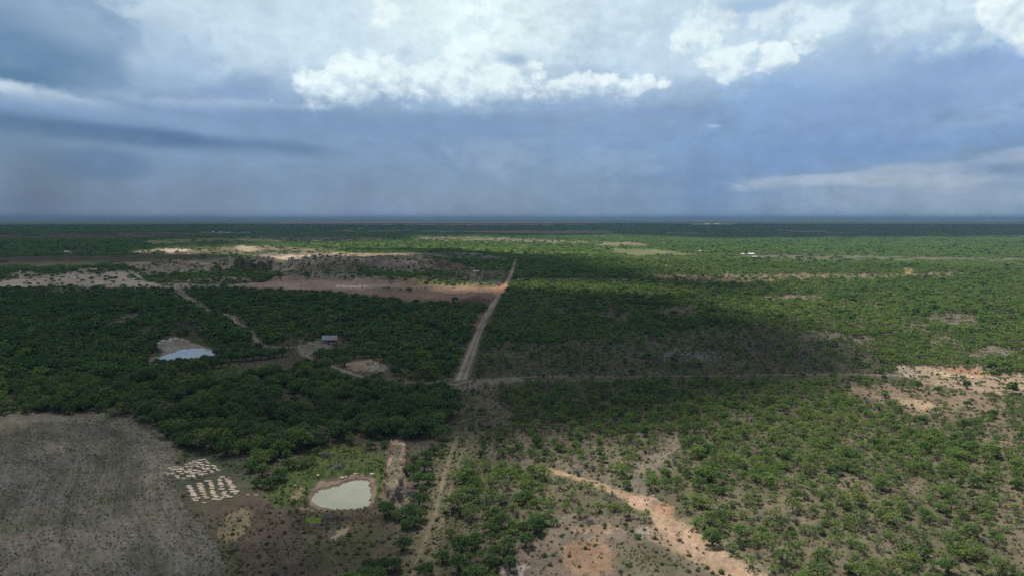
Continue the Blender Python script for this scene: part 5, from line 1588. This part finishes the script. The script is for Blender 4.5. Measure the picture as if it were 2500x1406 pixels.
nths = ['first', 'second', 'third', 'fourth', 'fifth', 'sixth', 'seventh', 'eighth', 'ninth', 'tenth', 'eleventh', 'twelfth', 'thirteenth', 'fourteenth', 'fifteenth', 'sixteenth']
srt = sorted(PILE, key=lambda p: p[1])
bands = [srt[i:i + 10] for i in range(0, len(srt), 10)]
for bi, band in enumerate(bands):
    band = sorted(band)
    for k, (cx, cy) in enumerate(band):
        tier = ['farthest', 'second farthest', 'third farthest', 'third nearest', 'second nearest', 'nearest'][bi if bi < 6 else 5]
        stone(BLK[(k * 3 + bi) % 7], cx, cy + 18, 'cream block in jumbled heap by the trees, %s from left in its %s tier' % (nths[k], tier), 'jumbled stone blocks beside the trees',
              random.uniform(-0.6, 0.6), random.uniform(-.14, .14), random.uniform(0.68, 0.96))
for ri, row in enumerate(ROWS):
    for k, (cx, cy) in enumerate(row):
        hue = 'yellow' if (ri in (1, 2) and 5 <= k <= 7) else ('pinkish' if ri == 4 and 2 <= k <= 4 else 'cream')
        stone(SLB[hue][(k + ri) % 5], cx, cy + 12, '%s slab leaning in %s row from the left, %s from the far end' % (hue, nths[ri], nths[k]), 'leaning stone slabs in rows',
              random.uniform(-0.18, 0.28), 0.42 + random.uniform(-.2, .2), random.uniform(0.8, 1.12) * (1.25 if (ri, k) in ((4, 6), (4, 7), (4, 8)) else 1.0), 0.16)
for cx, cy, lab, sc0 in ((980, 1045, 'single cream slab lying in front of the slab rows', 0.85), (1865, 890, 'low cream slab lying alone, left one of three beside the slab rows', 0.75),
                         (2030, 892, 'low cream slab lying alone, middle one of three beside the slab rows', 0.85), (2050, 798, 'greyish slab lying alone, farthest one of three beside the slab rows', 0.9),
                         (640, 803, 'small cream stone at the left side of the first slab row', 0.4), (1480, 540, 'small pale stone at the far end of the fifth slab row', 0.55)):
    stone(SLB['cream'][int(cx) % 5], cx, cy, lab, 'loose stone slabs', random.uniform(-.3, .3), 0.0, sc0)

# boulders by the near pond
ROCK = plain_material('tan_rock', (0.25, 0.185, 0.13), (0.38, 0.30, 0.22), 1.4, 0.9, 5.0, 0.05, rnd=0.3)
RKM = []
for k in range(4):
    me = block_mesh(90 + k, 1.3, 1.0, 0.8, ROCK); me.name = 'boulder'; RKM.append(me)
for bx_, by_, s, lab in ((909, 1162, 1.35, 'largest tan boulder at the far right corner of the near pond'), (898, 1173, 0.7, 'dark wet rock in the far right corner of the near pond'),
                         (835, 1168, 0.9, 'pale boulder on the far bank of the near pond, left of its twin'), (845, 1167, 0.85, 'pale boulder on the far bank of the near pond, right of its twin'),
                         (867, 1158, 0.8, 'tan boulder half hidden in weeds on the far bank of the near pond'), (721, 1190, 0.6, 'small white stone on the weedy bank left of the near pond'),
                         (776, 1163, 1.0, 'reddish boulder at the far left corner of the near pond')):
    x, y = ground_at(bx_, by_)
    o = link('boulder', RKM[int(bx_) % 4]); o.location = (float(x), float(y), float(height(x, y)) - 0.1); o.scale = (s, s, s); o.rotation_euler = (0.1, 0.08, random.uniform(0, 3))
    tag(o, lab, 'boulder', 'boulders round the near pond')
RUB = plain_material('grey_rubble', (0.26, 0.25, 0.21), (0.40, 0.38, 0.33), 1.0, 0.9, 5.0, 0.05, rnd=0.3)
RBM = [block_mesh(120 + k, 2.2, 1.5, 1.1, RUB) for k in range(4)]
rub = []
for k in range(30):
    a, b = 391 + 62 * (k / 29.0) + random.uniform(-4, 4), 845 - 15 * (k / 29.0) + random.uniform(-3.5, 3.5)
    rub.append((a, b))
rub.sort()
for k, (a, b) in enumerate(rub):
    x, y = ground_at(a, b)
    o = link('boulder', RBM[k % 4]); s = random.uniform(0.5, 1.1); o.location = (float(x), float(y), float(height(x, y)) - 0.1); o.scale = (s, s, s); o.rotation_euler = (random.uniform(-.3, .3), random.uniform(-.3, .3), random.uniform(0, 3))
    tag(o, 'grey rubble boulder in the heap beyond the far blue pond, %s from the left' % (nths[k] if k < 16 else '%d%s' % (k + 1, {21: 'st', 22: 'nd', 23: 'rd'}.get(k + 1, 'th'))), 'boulder', 'rubble beyond the far pond')
# white stones strewn over the basin: too many and too small to count
n = 150
a = rng.normal(1672, 42, n); b = rng.normal(867, 7, n)
x, y = ground_at(a, b)
cub = [[(np.array([(vx.co.x, vx.co.y, vx.co.z) for vx in RBM[k].vertices]), np.array([list(p.vertices) for p in RBM[k].polygons if len(p.vertices) == 4]), 0)] for k in range(2)]
scatter_object('loose_stones', cub, np.stack([x, y, height(x, y)], 1), rng.integers(0, 2, n), rng.uniform(0, 6.28, n), rng.uniform(0.15, 0.45, (n, 1)) * np.ones((1, 3)), [plain_material('white_stone', (0.16, 0.16, 0.16), (0.28, 0.28, 0.28), 1.0)],
               'white stones strewn over the thin brush in the basin')

# dead grey bushes
def dead_bush(seed, R_=2.2, H=1.5):
    r = np.random.default_rng(seed)
    tb = []
    for k in range(110):
        an, el_ = r.uniform(0, 6.28), r.uniform(0.15, 1.4)
        L_ = r.uniform(0.5, 1.0)
        tip = np.array((math.cos(an) * math.cos(el_) * R_, math.sin(an) * math.cos(el_) * R_, math.sin(el_) * H)) * L_
        mid = tip * 0.5 + r.normal(0, 0.1, 3)
        tb.append(tube([(0, 0, -0.05), mid, tip], [0.035, 0.028, 0.012], 3))
        for q in range(4):
            t2 = mid + (tip - mid) * r.uniform(0, 1) + r.normal(0, 0.28, 3)
            tb.append(tube([mid + (tip - mid) * r.uniform(0, .8), t2], [0.02, 0.01], 3))
    return join(tb)


DB = [mesh_np('dead_bush', *dead_bush(700 + k), [TWIG]) for k in range(3)]
for k, (a, b, s, lab) in enumerate(((826, 1146, 1.3, 'leafless grey bush in the weeds beyond the near pond'), (1000, 1206, 1.5, 'leafless grey bush at the near end of the earth embankment'),
                                    (975, 1218, 1.2, 'leafless grey bush at the foot of the embankment beside the dark trees'), (795, 1114, 1.6, 'leafless grey bush at the dark tree edge left of the pond'),
                                    (690, 1160, 1.3, 'leafless grey bush in front of the trees left of the pond'), (1440, 1276, 1.1, 'leafless grey bush on bare soil above the red patch'))):
    x, y = ground_at(a, b)
    o = link('dead_bush', DB[k % 3]); o.location = (float(x), float(y), float(height(x, y))); o.scale = (s, s, s * .8); o.rotation_euler = (0, 0, k)
    tag(o, lab, 'bush', 'leafless grey bushes')

# ------------------------------------------------------------------ buildings
def box(cx, cy, cz, sx, sy, sz):
    v = np.array([(x, y, z) for x in (-.5, .5) for y in (-.5, .5) for z in (-.5, .5)]) * (sx, sy, sz) + (cx, cy, cz)
    f = np.array([(0, 1, 3, 2), (4, 6, 7, 5), (0, 4, 5, 1), (2, 3, 7, 6), (0, 2, 6, 4), (1, 5, 7, 3)])
    return v, f


def metal(name, a, b, rough=0.85):
    m, t, out = material(name)
    tc = t.new('ShaderNodeTexCoord')
    w = t.new('ShaderNodeTexWave'); w.inputs['Scale'].default_value = 2.2
    t.l.new(tc.outputs['Object'], w.inputs[0])
    n = t.noise(tc.outputs['Object'], 0.7, 5.0, 0.6)
    p = t.new('ShaderNodeBsdfPrincipled')
    t.l.new(t.mix(t.sstep(n, 0.35, 0.65), a, b), p.inputs['Base Color'])
    p.inputs['Roughness'].default_value = rough
    bp = t.new('ShaderNodeBump'); bp.inputs['Distance'].default_value = 0.05
    t.l.new(w.outputs[0], bp.inputs['Height']); t.l.new(bp.outputs[0], p.inputs['Normal'])
    t.l.new(p.outputs[0], out.inputs[0])
    return m


BLUEM, RUSTM, WHITEM = metal('pale_blue_sheet', (0.10, 0.135, 0.175), (0.13, 0.17, 0.21)), metal('rusty_sheet', (0.17, 0.13, 0.15), (0.12, 0.085, 0.08)), metal('white_sheet', (0.34, 0.34, 0.34), (0.42, 0.42, 0.41))
WOOD = plain_material('weathered_wood', (0.06, 0.05, 0.04), (0.11, 0.09, 0.07), 3.0)
x, y = ground_at(802, 843)
t = empty('open_shed', (float(x), float(y), float(height(x, y))), 0.0)
tag(t, 'open shed with pale blue and rusty metal roof on a bare clearing in the woods', 'shed')


def roof_sheet(name, x0, x1, mat, par):
    v = np.array([(x0, -5, 3.2), (x1, -5, 3.2), (x1 - 2.5, 6, 4.6), (x0 - 2.5, 6, 4.6), (x0, -5, 3.28), (x1, -5, 3.28), (x1 - 2.5, 6, 4.68), (x0 - 2.5, 6, 4.68)])
    f = np.array([(3, 2, 1, 0), (4, 5, 6, 7), (0, 1, 5, 4), (1, 2, 6, 5), (2, 3, 7, 6), (3, 0, 4, 7)])
    return link(name, mesh_np(name, v, f, [mat]), par)


roof_sheet('roof_sheet', -3.5, 1.2, BLUEM, t)['label'] = 'pale blue metal roof sheet'
roof_sheet('roof_sheet', 1.25, 7.5, RUSTM, t)['label'] = 'rusty brown roof sheet'
for px_ in (-3.2, 0.8, 4.2, 7.1):
    for yy, zz in ((-4.8, 3.22), (5.7, 4.5)):
        ox = 0 if yy < 0 else -2.4
        link('post', mesh_np('post', *box(px_ + ox, yy, zz / 2, 0.2, 0.2, zz), [WOOD]), t)
link('rear_wall', mesh_np('rear_wall', *box(-0.4, 5.5, 2.1, 9.5, 0.12, 4.2), [RUSTM]), t)


def house(px_, py_, w, d, h, rh, wall, roof, lab, rz=0.0, group='white roofed farm buildings', name='farm_building'):
    x, y = ground_at(px_, py_)
    o = empty(name, (float(x), float(y), float(height(x, y))), rz)
    tag(o, lab, 'building', group)
    link('wall', mesh_np('wall', *box(0, 0, h / 2, w, d, h), [wall]), o)
    e = 0.6
    v = np.array([(-w / 2 - e, -d / 2 - e, h), (w / 2 + e, -d / 2 - e, h), (w / 2 + e, d / 2 + e, h), (-w / 2 - e, d / 2 + e, h), (-w / 2 - e, 0, h + rh), (w / 2 + e, 0, h + rh)])
    me = bpy.data.meshes.new('roof')
    me.from_pydata([tuple(q) for q in v], [], [(0, 1, 5, 4), (2, 3, 4, 5), (0, 4, 3), (1, 2, 5), (0, 3, 2, 1)])
    me.materials.append(roof); me.update()
    link('roof', me, o)
    link('door', mesh_np('door', *box(w * 0.15, -d / 2 - 0.05, 1.2, 1.6, 0.12, 2.4), [WOOD]), o)
    for k in (-0.3, 0.36):
        link('window', mesh_np('window', *box(w * k, -d / 2 - 0.05, h * 0.55, 1.2, 0.12, 1.1), [DGLASS]), o)
    return o


DGLASS = plain_material('dark_pane', (0.02, 0.025, 0.03), (0.03, 0.035, 0.04), 1.0, 0.15)
WALLW, WALLG = plain_material('white_wall', (0.3, 0.29, 0.275), (0.36, 0.35, 0.33), 0.5), plain_material('grey_wall', (0.25, 0.24, 0.23), (0.32, 0.31, 0.29), 0.5)
GREYM = metal('grey_sheet', (0.40, 0.42, 0.44), (0.5, 0.52, 0.54))
house(1833, 624, 13, 11, 3.6, 2.2, WALLW, WHITEM, 'white roofed barn, the largest at the far farmstead on the right')
house(1841, 629, 12, 6, 2.6, 0.9, WALLG, WHITEM, 'long low white shed in front of the largest white barn', 0.1)
house(1813, 623, 7, 6, 2.6, 1.2, WALLG, GREYM, 'small grey building left of the largest white barn')
house(1708, 615.5, 7, 6, 2.6, 1.0, WALLW, WHITEM, 'lone small white building beyond the yellow green field')
house(164, 618, 12, 9, 3.4, 1.8, WALLW, WHITEM, 'white farmhouse among trees at the far left of the plain', 0.2)
house(174, 621, 11, 5, 2.4, 0.8, WALLG, GREYM, 'low grey shed in front of the far left farmhouse')
house(540, 568.5, 26, 12, 5, 2, WALLW, WHITEM, 'distant long white building on the left horizon plain', 0.0)
house(520, 568, 16, 12, 4, 2, WALLW, GREYM, 'distant grey roofed building left of the long white one')
house(1162, 666, 9, 3, 2.8, 0.4, WALLW, WHITEM, 'white trailer parked on dark ground left of the straight dirt road', 0.1, 'site trailers', 'site_trailer')
house(875, 561, 30, 14, 5, 2, WALLW, GREYM, 'distant pale building beyond the quarry')
house(960, 559, 26, 14, 5, 2, WALLW, GREYM, 'distant pale building right of the one beyond the quarry')

# ------------------------------------------------------------------ unseen cloud layer added above the view, shaped to shade the land
CH = 6000.0
OFF = SUN_DIR[:2] / SUN_DIR[2] * CH
cpy = np.concatenate([np.arange(1600, 760, -6.0), np.arange(760, 580, -1.5), np.arange(580, 545, -0.75)])
_, Dc = ground_at(np.full(len(cpy), PX0), cpy)
caz = np.arange(-64, 64.01, 0.5)
X, Y, Fc = fan(Dc, caz)
px, py = project(X, Y)
dn = samp(SHD, px, py)
CX, CY = X + OFF[0], Y + OFF[1]
elev = np.degrees(np.arctan2(CH - 300, np.hypot(CX, CY)))
dn = dn * np.clip((elev - 19.5) / 2.5, 0, 1)
nr_, nc_ = len(Dc), len(caz)
dn2 = dn.reshape(nr_, nc_).copy(); dn2[0] = 0; dn2[-1] = 0; dn2[:, 0] = 0; dn2[:, -1] = 0
dn = dn2.ravel()
thick = np.clip(dn, 0, 1) ** 0.7
up = CH + 20 + thick * (320 + 700 * (fbm(CX / 700, CY / 700, 41, 4) + 0.4))
dnz = CH - 20 - thick * (90 + 160 * (fbm(CX / 400, CY / 400, 43, 3) + 0.4))
nv = len(X)
lean = SUN_DIR[:2] / SUN_DIR[2]                              # slanted along the sun's rays so shadows land where mapped
v = np.concatenate([np.stack([X + lean[0] * up, Y + lean[1] * up, up], 1), np.stack([X + lean[0] * dnz, Y + lean[1] * dnz, dnz], 1)])
keep = dn[Fc].max(1) > 0.004
ft, fb = Fc[keep], Fc[keep][:, ::-1] + nv
# side walls round each patch close the body
from collections import Counter
ed = np.concatenate([ft[:, [0, 1]], ft[:, [1, 2]], ft[:, [2, 3]], ft[:, [3, 0]]])
key = np.sort(ed, 1)
uq, inv, cnt = np.unique(key[:, 0].astype(np.int64) * nv + key[:, 1], return_inverse=True, return_counts=True)
bd = ed[cnt[inv] == 1]
side = np.stack([bd[:, 1], bd[:, 0], bd[:, 0] + nv, bd[:, 1] + nv], 1)
m, t_, out = material('shade_cloud_vapour')
at = t_.new('ShaderNodeAttribute', attribute_name='thickness')
g = t_.new('ShaderNodeNewGeometry')
nn = t_.noise(g.outputs['Position'], 0.004, 6.0, 0.6)
al = t_.m('MULTIPLY_ADD', at.outputs['Fac'], 1.18, t_.m('MULTIPLY', t_.m('SUBTRACT', nn, 0.5), 0.35), clamp=True)
al = t_.m('MULTIPLY', al, t_.sstep(at.outputs['Fac'], 0.0, 0.12))
al = t_.m('MULTIPLY', al, 0.72)
tr = t_.new('ShaderNodeBsdfTransparent')
df = t_.new('ShaderNodeBsdfDiffuse'); df.inputs[0].default_value = (0.85, 0.86, 0.88, 1)
tl = t_.new('ShaderNodeBsdfTranslucent'); tl.inputs[0].default_value = (0.80, 0.83, 0.88, 1)
ad = t_.new('ShaderNodeMixShader'); ad.inputs[0].default_value = 0.35
t_.l.new(df.outputs[0], ad.inputs[1]); t_.l.new(tl.outputs[0], ad.inputs[2])
mx = t_.new('ShaderNodeMixShader'); t_.l.new(al, mx.inputs[0]); t_.l.new(tr.outputs[0], mx.inputs[1]); t_.l.new(ad.outputs[0], mx.inputs[2])
t_.l.new(mx.outputs[0], out.inputs[0])
cme = mesh_np('shade_clouds', v, np.concatenate([ft, fb, side]), [m], smooth=True)
a = cme.attributes.new('thickness', 'FLOAT', 'POINT')
a.data.foreach_set('value', np.concatenate([dn, dn]).astype(np.float32)[:len(cme.vertices)])
tag(link('shade_clouds', cme), 'unseen cloud layer added overhead to shade the plain', kind='stuff')

# ------------------------------------------------------------------ haze
hv, hf = box(0, 30000, 27, 134000, 134000, 200)
m, t_, out = material('haze_air')
pv = t_.new('ShaderNodeVolumePrincipled')
pv.inputs['Color'].default_value = (0.145, 0.245, 0.375, 1)
pv.inputs['Density'].default_value = 6.5e-5
pv.inputs['Anisotropy'].default_value = 0.0
t_.l.new(pv.outputs[0], out.inputs['Volume'])
tag(link('haze', mesh_np('haze', hv, hf, [m])), 'thin blue haze in the air over the plain', kind='stuff')
